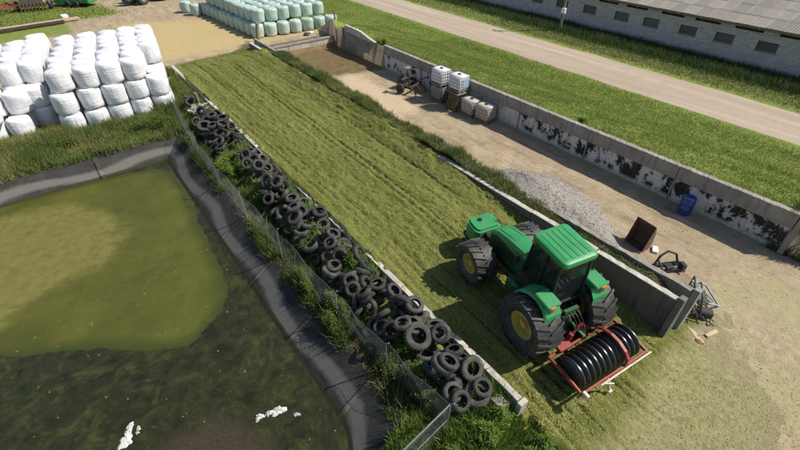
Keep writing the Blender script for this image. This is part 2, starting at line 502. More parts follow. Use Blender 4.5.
MAT['road'] = mk_road()
MAT['tyre'] = simple('weathered_rubber', (.024, .023, .022), (.052, .048, .043), 4, .8, .4, .008, dirt=(.15, .13, .10), dirt_amt=.65, rnd=.9)
MAT['rubber'] = simple('tractor_rubber', (.020, .020, .020), (.04, .038, .035), 4, .6, .3, .006, dirt=(.12, .105, .07), dirt_amt=.65)
MAT['green'] = simple('green_paint', (.018, .205, .062), (.026, .255, .08), 1.5, .48, .03, .002, dirt=(.10, .20, .09), dirt_amt=.5)
MAT['green_dark'] = simple('shaded_green_panel', (.008, .06, .018), (.012, .085, .026), 2, .45, .05, .003, dirt=(.05, .05, .03), dirt_amt=.4)  # darker copy of the green paint, shade put into the colour
MAT['yellow'] = simple('yellow_rim_paint', (.42, .31, .06), (.54, .40, .08), 3, .55, .1, .003, dirt=(.2, .16, .07), dirt_amt=.6)
MAT['black'] = simple('black_metal', (.012, .012, .012), (.024, .023, .022), 4, .5, .2, .004, dirt=(.06, .05, .04), dirt_amt=.4)
MAT['gloss_black'] = simple('polished_black_ring', (.012, .012, .013), (.022, .022, .022), 3, .33, .15, .003, dirt=(.055, .052, .036), dirt_amt=.7, spec=.6)
MAT['red'] = simple('red_paint', (.20, .018, .015), (.29, .028, .022), 3, .5, .15, .003, dirt=(.17, .12, .08), dirt_amt=.75)
MAT['pale_bar'] = simple('worn_pale_bar', (.45, .40, .33), (.62, .56, .48), 6, .7, .2, .004, dirt=(.3, .15, .1), dirt_amt=.6)
MAT['steel'] = simple('dull_steel', (.22, .22, .22), (.34, .34, .33), 6, .45, .2, .004, metal=.6, dirt=(.16, .1, .06), dirt_amt=.5)
MAT['rust'] = simple('rusty_steel', (.11, .055, .026), (.2, .105, .05), 5, .85, .4, .006, dirt=(.06, .035, .022), dirt_amt=.7)
MAT['dark_rust'] = simple('dark_rusted_steel', (.030, .022, .017), (.06, .045, .034), 5, .8, .4, .006, dirt=(.12, .07, .04), dirt_amt=.5)
MAT['blue_grey'] = simple('blue_grey_paint', (.2, .27, .36), (.32, .4, .5), 5, .5, .2, .004, dirt=(.15, .13, .11), dirt_amt=.5)
MAT['blue'] = simple('blue_plastic', (.014, .035, .16), (.022, .055, .23), 3, .45, .1, .004)
MAT['galv'] = simple('galvanised_wire', (.13, .135, .14), (.20, .205, .21), 8, .7, .1, .002, metal=.1)
MAT['ibc_white'] = simple('white_tank_plastic', (.62, .62, .63), (.76, .76, .77), 2, .4, .15, .01, dirt=(.5, .47, .42), dirt_amt=.4)
MAT['ibc_beige'] = simple('yellowed_tank_plastic', (.40, .36, .29), (.50, .46, .38), 2, .5, .15, .01, dirt=(.32, .27, .2), dirt_amt=.5)
MAT['label_blue'] = simple('tank_label', (.25, .36, .45), (.33, .44, .53), 6, .5, .05, .002)
MAT['wood'] = simple('grey_wood', (.16, .125, .085), (.26, .21, .15), 6, .9, .5, .008, dirt=(.1, .08, .055), dirt_amt=.6)
MAT['wood_pale'] = simple('pale_wood', (.36, .27, .17), (.5, .4, .28), 5, .85, .3, .006)
MAT['gravel'] = simple('crushed_gravel', (.22, .20, .17), (.36, .33, .285), 14, .95, .9, .03)
MAT['stone'] = simple('gravel_stone', (.22, .2, .17), (.38, .35, .3), 9, .9, .4, .006)
MAT['white'] = simple('white_plastic', (.7, .7, .69), (.82, .82, .8), 5, .5, .4, .02, dirt=(.4, .36, .3), dirt_amt=.5)
MAT['film'] = simple('dirty_white_film', (.42, .41, .38), (.68, .67, .64), 9, .5, .6, .03, dirt=(.2, .18, .12), dirt_amt=.8)
MAT['board'] = simple('dark_window_board', (.07, .067, .058), (.11, .105, .09), 4, .6, .3, .006, rnd=.8)
MAT['frame'] = simple('window_frame', (.075, .07, .062), (.12, .11, .095), 5, .8, .3, .005)
MAT['soil'] = simple('dark_soil', (.045, .035, .02), (.09, .07, .04), 3, .95, .8, .03)
MAT['orange'] = simple('orange_lens', (.6, .13, .01), (.75, .2, .02), 5, .3, .05, .002)
MAT['pink'] = simple('dusty_pink_tarp', (.34, .24, .22), (.46, .34, .31), 3, .8, .5, .02)
MAT['cord'] = simple('seat_cloth', (.03, .03, .03), (.05, .05, .045), 5, .9, .2, .004)
def mk_glass():
    t = NT('cab_glass')
    t.done((.03, .045, .045), .06, spec=.5)
    t.b.inputs['Alpha'].default_value = 1
    tr = t.node('ShaderNodeBsdfTransparent'); tr.inputs[0].default_value = (.55, .62, .6, 1)
    mx = t.node('ShaderNodeMixShader'); mx.inputs[0].default_value = .68
    t.lk(t.b.outputs[0], mx.inputs[1]); t.lk(tr.outputs[0], mx.inputs[2]); t.lk(mx.outputs[0], t.n['Material Output'].inputs[0])
    return t.m
MAT['glass'] = mk_glass()

# ------------------------------------------------------------------ layout constants (metres)
WL = 6.78           # outer bunker wall (tyre side), centre x
WM1, WM2 = 13.28, 14.0   # twin middle walls
WB = 21.5           # back wall front face
POND_X, POND_Y0, POND_Y1 = 4.1, 3.0, 28.4
WATER = -0.8

def pond_in(x, y):
    """distance inside the pond outline (positive inside)"""
    x = np.asarray(x, float); y = np.asarray(y, float)
    d = np.minimum(np.minimum(POND_X - x, POND_Y1 - y), y - POND_Y0)
    cx, cy = POND_X - 4.0, POND_Y0 + 4.0
    corner = (x > cx) & (y < cy)
    dc = 4.0 - np.hypot(x - cx, y - cy)
    return np.where(corner, dc, d)

def heap_support(x, y):
    """hill added under the tyres as support; its far end covers the wall face"""
    return .62 * sstep(4.9, 6.3, x) * (1 - sstep(6.7, 6.78, x)) * sstep(2.8, 4.2, y) * (1 - sstep(37, 40, y))

def ground_z(x, y):
    x = np.asarray(x, float); y = np.asarray(y, float)
    z = (fbm(x * .5, y * .5, 3) - .5) * .10 + (fbm(x * 2.2, y * 2.2, 5) - .5) * .05
    flat = sstep(30.5, 32.5, x) * (1 - sstep(39.5, 41, x))
    z = z * (1 - flat) - .02
    bank = 1.62 * (1 - sstep(22.2, 31.0, x)) * (x > WB + .06)
    bank = bank * sstep(-1.2, 2.0, y) * (1 - sstep(38.5, 43, y))
    z = z + bank + bank * (fbm(x * .8, y * .8, 8) - .5) * .18
    z = z + heap_support(x, y)  # added hill that holds the tyre heap up in place of stacking
    z = z + .74 * sstep(38.99, 39.05, y) * (1 - sstep(42.0, 45.0, y)) * sstep(13.6, 14.4, x) * (1 - sstep(21.5, 23.5, x))
    d = pond_in(x, y)
    z = np.where(d > 0, np.minimum(z, 0) - np.clip(d * .62, 0, 1.7) - .14 * sstep(0, .4, d), z)
    z = z - .35 * sstep(42.5, 45.5, x) * (x < 60)      # ground lowered along the barn so its shadow reaches further
    return z

def sil_z(x, y):
    x = np.asarray(x, float); y = np.asarray(y, float)
    lat = np.clip((x - 6.9) / 6.3, 0, 1)
    top = .96 + .14 * (1 - sstep(0, .07, lat)) * sstep(5, 8, y) * sstep(.35, .6, fbm(y * .35, y * 0 + 2.2, 88, 3)) + .50 * lat + .12 * np.sin(lat * PI) + .36 * sstep(.78, 1, lat) * sstep(7, 11, y)
    r = np.interp(y, [-6, -3.5, -1, 1, 2.3, 4.45, 7.4, 12, 20, 35.5, 40, 43, 44], [-.1, -.05, .0, .10, .24, .58, .78, .95, 1, 1, .55, .0, -.06])
    z = top * r
    z = z - .30 * sstep(.72, 1, lat) * sstep(1, 3, y) * (1 - sstep(5.5, 9, y))
    z = z + (fbm(x * .55, y * .35, 21) - .5) * .16 * np.clip(r, 0, 1)
    return z

# ------------------------------------------------------------------ ground
def grid_mesh(name, xs, ys, zf, smooth=True):
    X, Y = np.meshgrid(xs, ys, indexing='ij')
    V = np.stack([X, Y, zf(X, Y)], -1).reshape(-1, 3)
    nx, ny = len(xs), len(ys)
    i = np.arange(nx - 1)[:, None] * ny + np.arange(ny - 1)[None, :]
    F = np.stack([i, i + ny, i + ny + 1, i + 1], -1).reshape(-1, 4)
    return np_mesh(name, V, F, smooth), V[:, 0].astype(float), V[:, 1].astype(float)

xs = np.concatenate([[-900, -400, -200, -100, -60, -40, -30, -24, -19], np.arange(-16, 21.3, .25), [21.45, 21.55, 21.6], np.arange(21.75, 48, .25), [49, 51, 54, 58, 64, 75, 100, 180, 400, 900]])
ys = np.concatenate([[-600, -300, -150, -80, -40, -20, -12, -8], np.arange(-6, 39, .25), [39.1], np.arange(39.25, 50, .25), np.arange(50, 90, .5), [92, 96, 104, 120, 160, 250, 500, 1000]])
gm, gx, gy = grid_mesh('ground', xs, ys, ground_z)
grass = np.zeros_like(gx); spill = np.zeros_like(gx); mud = np.zeros_like(gx); straw = np.zeros_like(gx); pale = np.zeros_like(gx)
grass = np.maximum(grass, (gx > WB + .1) * sstep(-2.6, .4, gy + (gx - 22) * .5))
grass = np.maximum(grass, (gx < 6.65) * (1 - sstep(32.5, 34.5, gy + .15 * (gx - 5))))
grass = np.maximum(grass, (1 - sstep(2.6, 4.0, gx - .55 * gy + 1.0)) * (gy < 6))
grass = np.maximum(grass, sstep(24.5, 26, gx) * (gy > 40))
grass = np.maximum(grass, sstep(63.5, 67, gy) * (1 - sstep(5.5, 9.5, gx + .25 * (gy - 66))))
grass = np.maximum(grass, .62 * sstep(56, 60, gy) * (1 - sstep(1, 4, gx)) )
grass = np.maximum(grass, .55 * sstep(33.5, 36, gy) * (1 - sstep(40, 46, gy)) * sstep(4.8, 6, gx) * (1 - sstep(13.5, 17, gx)))
spill = np.maximum(spill, sstep(6, 8, gx) * (1 - sstep(16.5, 23.5, gx - .35 * (gy - 2))) * (1 - sstep(1.0, 3.2, gy - .12 * (gx - 13))))
mud = np.maximum(mud, sstep(14.3, 15, gx) * (gx < WB) * sstep(30.5, 33.5, gy + .18 * (gx - 14)) * (1 - sstep(39.5, 41, gy)))
straw = np.maximum(straw, sstep(41, 46, gy) * (1 - sstep(56, 62, gy + .5 * (gx - 10))) * sstep(4.5, 7, gx) * (1 - sstep(17, 21, gx)))
straw = np.maximum(straw, .75 * sstep(40.5, 42, gy) * (1 - sstep(50, 60, gy)) * sstep(13.5, 15, gx) * (gx < 25))
pale = np.maximum(pale, sstep(14.5, 16.5, gx) * (1 - sstep(18, 19.8, gx)) * sstep(20, 24, gy) * (1 - sstep(30, 33, gy)) * .85)
set_col(gm, 'zones', np.stack([grass, spill, mud], -1)); set_col(gm, 'zones_b', np.stack([straw, pale, pale * 0], -1))
tag(link_mesh('ground', gm, MAT['ground']), kind='structure')

# gravel road
ry = np.arange(-60, 140, .5); rt = np.linspace(-1, 1, 17)
V = []
for y in ry:
    for t in rt:
        half = 3.05 + .35 * (vn(y * .35, t > 0, 4) - .5)
        x = 36.0 + t * half + .5 * (vn(y * .06, 3.3, 6) - .5)
        z = .035 - .1 * abs(t) ** 6 - .02 * math.exp(-((abs(t) - .42) / .13) ** 2) + .012 * (vn(x * 2, y * 2, 2) - .5)
        V.append((x, y, z))
i = np.arange(len(ry) - 1)[:, None] * 17 + np.arange(16)[None, :]
F = np.stack([i, i + 1, i + 18, i + 17], -1).reshape(-1, 4)
tag(link_mesh('road', np_mesh('road', V, F, True), MAT['road']), kind='structure')

# ------------------------------------------------------------------ silage clamp surface
sx = np.arange(5.2, 17.0, .06); sy = np.arange(-5.5, 44, .08)
def ruts(x, y):
    w = x + .25 * (fbm(y * .12, x * 0 + 1.5, 31, 2) - .5)
    r = 0
    for c, a, s in ((7.6, .5, .05), (7.95, .8, .05), (8.35, 1.0, .055), (8.62, .7, .045), (9.05, .5, .05), (9.7, .4, .05), (10.05, .9, .06), (10.35, 1.0, .055), (10.75, .6, .05), (11.5, .9, .06), (11.85, 1.0, .06), (12.25, .6, .05), (12.6, .7, .05), (7.3, .7, .06)):
        m = sstep(.33, .6, fbm(y * .16 + c * 7.1, w * 0 + c, 40, 3))
        r = r + a * m * np.exp(-((w - c - .12 * np.sin(y * .11 + c)) / s) ** 2)
    return np.clip(r, 0, 1)
def sil_full(x, y):
    z = sil_z(x, y)
    k = np.clip(z * 2.5, 0, 1)
    lug = .5 + .5 * np.sin(y * 14 + 3 * np.sin(x * 5) + 6 * vn(x * 2, y * 2, 9))
    z = z - k * ruts(x, y) * (.07 + .03 * lug)
    z = z + k * ((fbm(x * 2.6, y * 1.6, 11) - .5) * .15 + (fbm(x * 8, y * 6, 12, 3) - .5) * .14)
    inside = (x > WL) & (x < WM1)
    z = np.where((y > 2.4) & (y < 38.2) & ((x < WL - .08 + .12 * vn(y * 1.3, y * 0, 77)) | (x > WM1 + .05 + .1 * sstep(9, 11, y))), -.25, z)
    z = np.where((y <= 3.0) & (x < 7.0), np.minimum(z, .25 * z) - .3 * (7.0 - x), z)
    z = np.where((y <= 2.4) & (x > 13.0), z - .07 * (x - 13.0), z)
    z = np.where((y > 38), z - .12 * sstep(38, 43, y), z)
    z = np.where((y >= 38.2) & ((x > 13.5) | (x < 6.6)), z - 2.5 * np.maximum(x - 13.5, 6.6 - x), z)
    return z
sm, gx, gy = grid_mesh('silage_heap', sx, sy, sil_full)
rr = ruts(gx, gy)
lug = .5 + .5 * np.sin(gy * 14 + 3 * np.sin(gx * 5) + 6 * vn(gx * 2, gy * 2, 9))
dry = (1 - sstep(.2, 2.6, gy - .10 * (gx - 10) + .8 * (fbm(gx * .8, gy * .8, 14) - .5))) * 1.0
dirtm = sstep(12.2, 14.2, gx) * (1 - sstep(1.2, 2.4, gy)) * .7
dirtm = np.maximum(dirtm, sstep(39, 43, gy) * .8)
dirtm = np.maximum(dirtm, (1 - sstep(-2.2, .2, gy - .35 * (gx - 12))) * .75)
set_col(sm, 'wear', np.stack([rr * (.55 + .45 * lug), dry, dirtm], -1))
tag(link_mesh('silage_heap', sm, MAT['silage']), 'olive green chopped silage levelled and rutted between the bunker walls', 'silage', kind='stuff')

# loose chopped crop lying on the clamp
def blades(name, P, hgt, wid, lean, mat, label, cat, tint=None, flat=False, kind='stuff', parent=None):
    """one triangle per blade. P (n,3) roots"""
    n = len(P)
    a = rng.random(n) * 2 * PI
    h = hgt * (.5 + rng.random(n)) if np.isscalar(hgt) else hgt * (.6 + .8 * rng.random(n))
    w = wid * (.6 + .8 * rng.random(n))
    la = rng.random(n) * 2 * PI; ln = lean * rng.random(n) * h
    side = np.stack([np.cos(a), np.sin(a), np.zeros(n)], -1) * w[:, None] * .5
    tip = P + np.stack([np.cos(la) * ln, np.sin(la) * ln, h], -1)
    if flat:
        L = hgt * (.4 + rng.random(n))
        tip = P + np.stack([np.cos(a + PI / 2) * L, np.sin(a + PI / 2) * L, (rng.random(n)) * .03 + .005], -1)
    V = np.stack([P - side, P + side, tip], 1).reshape(-1, 3)
    F = np.arange(3 * n).reshape(-1, 3)
    me = np_mesh(name, V, F)
    t = (rng.random(n) if tint is None else np.clip(tint + .35 * (rng.random(n) - .5), 0, 1))
    set_col(me, 'tint', np.repeat(np.stack([t, t, t], -1), 3, 0))
    o = link_mesh(name, me, mat, parent)
    return tag(o, label, cat, kind=kind)

n = 42000
px = 6.95 + rng.random(n) * 6.4; py = 2.2 + rng.random(n) ** 1.3 * 36
extra = rng.random(9000)
pz = sil_full(px, py)
ok = pz > .02
P = np.stack([px, py, pz + .004], -1)[ok]
blades('loose_silage', P, .08, .028, 0, MAT['chop'], 'loose chopped grass strewn over the silage in the bunker', 'chopped grass', flat=True)
n = 5200
px = 7.2 + rng.random(n) * 9 * rng.random(n) ** .3; py = 2.8 - 6.5 * rng.random(n) ** 1.4
pz = np.maximum(sil_full(np.clip(px, 5.3, 16.9), np.clip(py, -5.4, 40)), ground_z(px, py))
blades('spilled_silage', np.stack([px, py, pz + .006], -1), .07, .03, 0, MAT['chop'], 'loose cut grass scattered before the bunker mouth', 'chopped grass', tint=np.full(n, .62), flat=True)
n = 130
px = -7 + rng.random(n) * 9.5; py = 6.5 + rng.random(n) * 12
k = fbm(px * .7, py * .7, 140) > .5
blades('pond_scum', np.stack([px, py, np.full(n, WATER + .006)], -1)[k], .07, .05, 0, MAT['dry'], 'pale flecks of scum floating on the dark pond water', 'scum', flat=True)
# ------------------------------------------------------------------ pond: water, liner
wx = np.arange(-16, 4.2, .12); wy = np.arange(2.6, 28.6, .12)
wm, gx, gy = grid_mesh('pond_water', wx, wy, lambda x, y: np.full_like(x, WATER))
def inpoly(px, py, poly):
    ins = np.zeros(px.shape, bool); n = len(poly); j = n - 1
    for i in range(n):
        xi, yi = poly[i]; xj, yj = poly[j]
        c = ((yi > py) != (yj > py)) & (px < (xj - xi) * (py - yi) / (yj - yi + 1e-12) + xi)
        ins ^= c; j = i
    return ins
def polydist(px, py, poly):
    d = np.full(px.shape, 1e9)
    for (x0, y0), (x1, y1) in zip(poly, poly[1:] + poly[:1]):
        dx, dy = x1 - x0, y1 - y0
        t = np.clip(((px - x0) * dx + (py - y0) * dy) / (dx * dx + dy * dy + 1e-9), 0, 1)
        d = np.minimum(d, np.hypot(px - x0 - t * dx, py - y0 - t * dy))
    return np.where(inpoly(px, py, poly), d, -d)
mat_poly = [(-7.38, 17.57), (-5.67, 16.02), (-4.24, 15.15), (-3.09, 14.39), (-1.79, 13.46), (-0.6, 12.73), (-0.02, 12.68), (0.63, 12.99), (1.3, 13.48), (1.75, 14.1), (2.0, 15.0), (2.1, 16.2), (2.25, 18.16), (2.5, 20.68), (2.65, 23.23), (2.6, 26.4), (-0.85, 26.9), (-5.39, 27.6), (-16, 28), (-16, 21)]
pale_poly = [(-16, 20), (-7.4, 17.96), (-5.64, 17.2), (-4.49, 18.16), (-2.86, 18.68), (-1.41, 19.31), (-0.53, 20.21), (-0.35, 22.01), (-1.24, 24.28), (-2.42, 25.74), (-5.41, 26.45), (-16, 26.5)]
pur_poly = [(-2.6, 7.5), (-2.36, 8.77), (-1.91, 9.51), (-1.01, 9.54), (0.1, 9.11), (0.63, 8.38), (0.87, 7.42), (0.62, 6.53)]
def chaikin(P, n=3):
    for _ in range(n):
        Q = []
        for (x0, y0), (x1, y1) in zip(P, P[1:] + P[:1]): Q += [(.75 * x0 + .25 * x1, .75 * y0 + .25 * y1), (.25 * x0 + .75 * x1, .25 * y0 + .75 * y1)]
        P = Q
    return P
mat_poly, pale_poly, pur_poly = chaikin(mat_poly), chaikin(pale_poly), chaikin(pur_poly)
wob = .9 * (fbm(gx * .6, gy * .6, 51) - .5)
dm = polydist(gx, gy, mat_poly)
A = np.clip(.5 + (dm + wob * .6) * .75, 0, 1)
dp = polydist(gx, gy, pale_poly); Pm = np.clip(.4 + (dp + wob) * .6, 0, 1)
du = polydist(gx, gy, pur_poly); U = np.clip(.4 + (du + wob) * .6, 0, 1)
set_col(wm, 'algae', np.stack([A, Pm, U], -1))
tag(link_mesh('pond_water', wm, MAT['water']), kind='structure')

def liner():
    root = empty('pond_liner', (0, 0, 0), label='dark plastic liner sheets on the sloping banks of the pond', cat='pond liner')
    runs = []
    # arc-length runs: list of (point, inward normal)
    def straight(p0, p1, nrm, L):
        p0 = np.array(p0, float); p1 = np.array(p1, float); D = np.linalg.norm(p1 - p0); k = max(1, round(D / L))
        for q in range(k):
            pts = []
            for s in np.linspace(q / k, (q + 1) / k + .02 / k * 3, 15):
                pts.append((p0 + (p1 - p0) * s, np.array(nrm, float)))
            runs.append(pts)
    straight((-16, POND_Y1), (POND_X + .2, POND_Y1), (0, -1), 4.6)
    straight((POND_X, POND_Y1 + .2), (POND_X, POND_Y0 + 4), (-1, 0), 3.4)
    c = np.array((POND_X - 4, POND_Y0 + 4)); k = 3
    for q in range(k):
        pts = []
        for s in np.linspace(q / k, (q + 1.02) / k, 15):
            a = -s * PI / 2; e = np.array((math.cos(a), math.sin(a)))
            pts.append((c + 4 * e, -e))
        runs.append(pts)
    straight((POND_X - 4, POND_Y0), (-16, POND_Y0), (0, 1), 4.6)
    off = np.array([-.34, -.16, -.02, .12, .3, .5, .7, .9, 1.1, 1.3, 1.5, 1.9])
    for ri, pts in enumerate(runs):
        V = []; band = []
        for si, (p, nn) in enumerate(pts):
            for oi, o in enumerate(off):
                q = p + nn * o
                base = -max(o, 0) * .62
                if o < 0: base = -.02 + .0 * o
                wr = .05 * (fbm(q[0] * .9, q[1] * .9, 61) - .5) + .03 * (vn(q[0] * 3.1, q[1] * 3.1, 62) - .5)
                lift = .025 if si in (0, 14) else 0
                if si == 14: lift = .05
                V.append((q[0], q[1], base + .035 + wr + lift))
                zz = V[-1][2]
                band.append((math.exp(-((zz + .52 + .1 * math.sin(q[0] + q[1])) / .16) ** 2), 1 if zz < WATER + .09 else 0, 0))
        m = len(off); i = np.arange(len(pts) - 1)[:, None] * m + np.arange(m - 1)[None, :]
        F = np.stack([i, i + 1, i + m + 1, i + m], -1).reshape(-1, 4)
        me = np_mesh('liner_sheet', V, F, True); set_col(me, 'band', np.array(band))
        o = link_mesh('liner_sheet', me, MAT['liner'], root)
        sol = o.modifiers.new('thick', 'SOLIDIFY'); sol.thickness = .02; sol.offset = -1
liner()

# ------------------------------------------------------------------ concrete walls
def slab_mesh(name, L, H, T, peel=None, lean=0.0, nick=0.02, seed=0, nx=14, nz=6, topf=None):
    """slab standing on z=0, front face x=0 towards -x, runs along +y from 0 to L; chipped arrises"""
    V = []; F = []
    r = np.random.default_rng(seed)
    ysv = np.linspace(.008, L - .008, nx); zv = np.linspace(0, 1, nz)
    prof = []
    for z in zv: prof.append((0, z))
    for z in zv[::-1]: prof.append((1, z))
    ch = []
    m = len(prof)
    for iy, y in enumerate(ysv):
        hh = H if topf is None else topf(y)
        nk = nick * r.random(); nk2 = nick * r.random()
        for (sx_, z) in prof:
            zz = z * hh
            x = sx_ * T + lean * z
            if z == 1: zz -= nk if sx_ == 0 else nk2
            V.append((x + .004 * (r.random() - .5), y, zz))
    for iy in range(nx - 1):
        for q in range(m):
            q2 = (q + 1) % m
            F.append((iy * m + q, iy * m + q2, (iy + 1) * m + q2, (iy + 1) * m + q))
    F.append(tuple(range(m))); F.append(tuple((nx - 1) * m + q for q in range(m))[::-1])
    me = bpy.data.meshes.new(name); me.from_pydata(V, [], F); me.update()
    if peel is not None: set_col(me, 'peel', np.full((len(V), 3), peel))
    return me

# back wall of the second bunker
bw = empty('retaining_wall', (WB, 1.6, 0), label='long concrete retaining wall with flaking whitewash below the grass verge', cat='wall')
PL = 4.86
BW_H = 1.85
npan = 6
for k in range(npan):
    peel = (1.0, 1.0, .85, .3, .6, .6)[k]
    link_mesh('panel', slab_mesh('panel', PL - .03, 1.18, .2, peel, seed=k, nx=24), MAT['peel'], bw, (.05, k * PL, -.05))
    link_mesh('coping_beam', slab_mesh('coping_beam', PL - .02, .72, .30, None, seed=50 + k, nick=.035, nx=60), MAT['concrete'], bw, (-.015, k * PL + .006, 1.135))
    b = B(); b.box((.03, 0, .57), (.1, .07, 1.14), ch=.015)
    b.obj('pilaster', MAT['concrete'], bw, loc=(0, k * PL + .0, 0))
# end post and far broken sections
b = B(); b.prism([(-.22, 0), (.36, 0), (.30, 1.9), (.0, 1.9)], -.24, -.03, 'y'); b.obj('end_post', MAT['concrete'], bw)
y0 = npan * PL
link_mesh('panel', slab_mesh('panel', 5.9, 2.1, .25, None, seed=90, nick=.06, nx=24, topf=lambda y: 1.72 + .50 * sstep(.4, 4.2, y) - (.12 if y < .5 else 0)), MAT['concrete_pale'], bw, (.12, y0 + .45, -.05)).data
b = B(); b.box((.1, y0 + 6.55, .9), (.22, .18, 2.1)); b.obj('end_post', MAT['concrete'], bw)

# twin middle walls
def run_wall(name, label, x, y0, L, n, H, T, lean, mat, topmat=None, seed=0, cap=False):
    w = empty(name, (x, y0, 0), label=label, cat='wall')
    pl = L / n
    for k in range(n):
        dz = .05 * (np.random.default_rng(seed + k).random() - .5)
        dx = .05 * (np.random.default_rng(seed + 30 + k).random() - .5)
        link_mesh('panel', slab_mesh('panel', pl - .02, H + dz, T, None, lean, .05, seed + k), mat, w, (dx, k * pl, -.05))
        if cap: link_mesh('pale_top', slab_mesh('pale_top', pl - .03, .05, T + .03, None, 0, .03, seed + 60 + k), MAT['concrete_pale'], w, (dx + lean - .015, k * pl + .005, H + dz - .075))  # thin pale strip added as the lighter top edge above the darkened face
    return w
m1 = run_wall('bunker_wall', 'stained and shade-darkened concrete wall on the tractor side of the narrow grassy strip', WM1 - .12, 2.35, 36.2, 12, 1.80, .2, -.10, MAT['concrete_dark'], seed=200, cap=True)
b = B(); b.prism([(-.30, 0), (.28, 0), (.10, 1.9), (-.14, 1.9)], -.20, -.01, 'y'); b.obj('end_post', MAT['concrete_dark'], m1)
m2 = run_wall('bunker_wall', 'concrete wall on the gravel side of the narrow grassy strip', WM2 - .1, 2.25, 37.5, 13, 1.72, .2, .06, MAT['concrete'], seed=240)
b = B(); b.prism([(-.24, 0), (.26, 0), (.28, 1.8), (.04, 1.8)], -.20, -.01, 'y'); b.obj('end_post', MAT['concrete'], m2)
# outer wall by the tyres
ml = run_wall('bunker_wall', 'low pale concrete wall between the tyre heap and the silage', WL - .1, 3.35, 35.6, 13, 1.02, .19, 0, MAT['concrete_pale'], seed=280)
b = B(); b.box((-.45, .35, .34), (.6, .4, .7), Matrix.Rotation(.3, 4, 'Y')); b.obj('fallen_block', MAT['concrete'], ml)
b = B(); b.box((.08, -.05, .48), (.3, .16, 1.02), Matrix.Rotation(.06, 4, 'X')); b.obj('end_post', MAT['concrete_pale'], ml)

# cross walls at the far end of the second bunker
cw = empty('cross_wall', (0, 0, 0), label='low concrete cross wall closing the far end of the muddy bunker', cat='wall')
for k in range(3):
    me = slab_mesh('panel', 2.32, .72, .22, None, 0, .03, 320 + k)
    link_mesh('panel', me, MAT['concrete_pale'], cw, (14.35 + 2.34 * k + 2.33, 38.9, 0), (0, 0, PI / 2))
    link_mesh('coping_beam', slab_mesh('coping_beam', 2.33, .14, .34, None, 0, .03, 330 + k), MAT['concrete'], cw, (14.35 + 2.34 * k + 2.335, 38.86, .725), (0, 0, PI / 2))
# grassy strip of soil between the twin walls
stx = np.arange(WM1 - .02, WM2 + .1, .08); sty = np.arange(2.4, 37.6, .16)
sz = lambda x, y: 1.50 + .22 * (fbm(x * 1.5, y * 1.1, 81) - .5) - .45 * sstep(0, 1, (3.6 - y) / 1.2) + .36 * sstep(8, 12, y) * (.4 + 1.2 * fbm(x * .6, y * .6, 83)) * (1 - sstep(33.5, 36, y))
stm, gx, gy = grid_mesh('soil_strip', stx, sty, sz)
tag(link_mesh('soil_strip', stm, MAT['soil']), kind='structure')
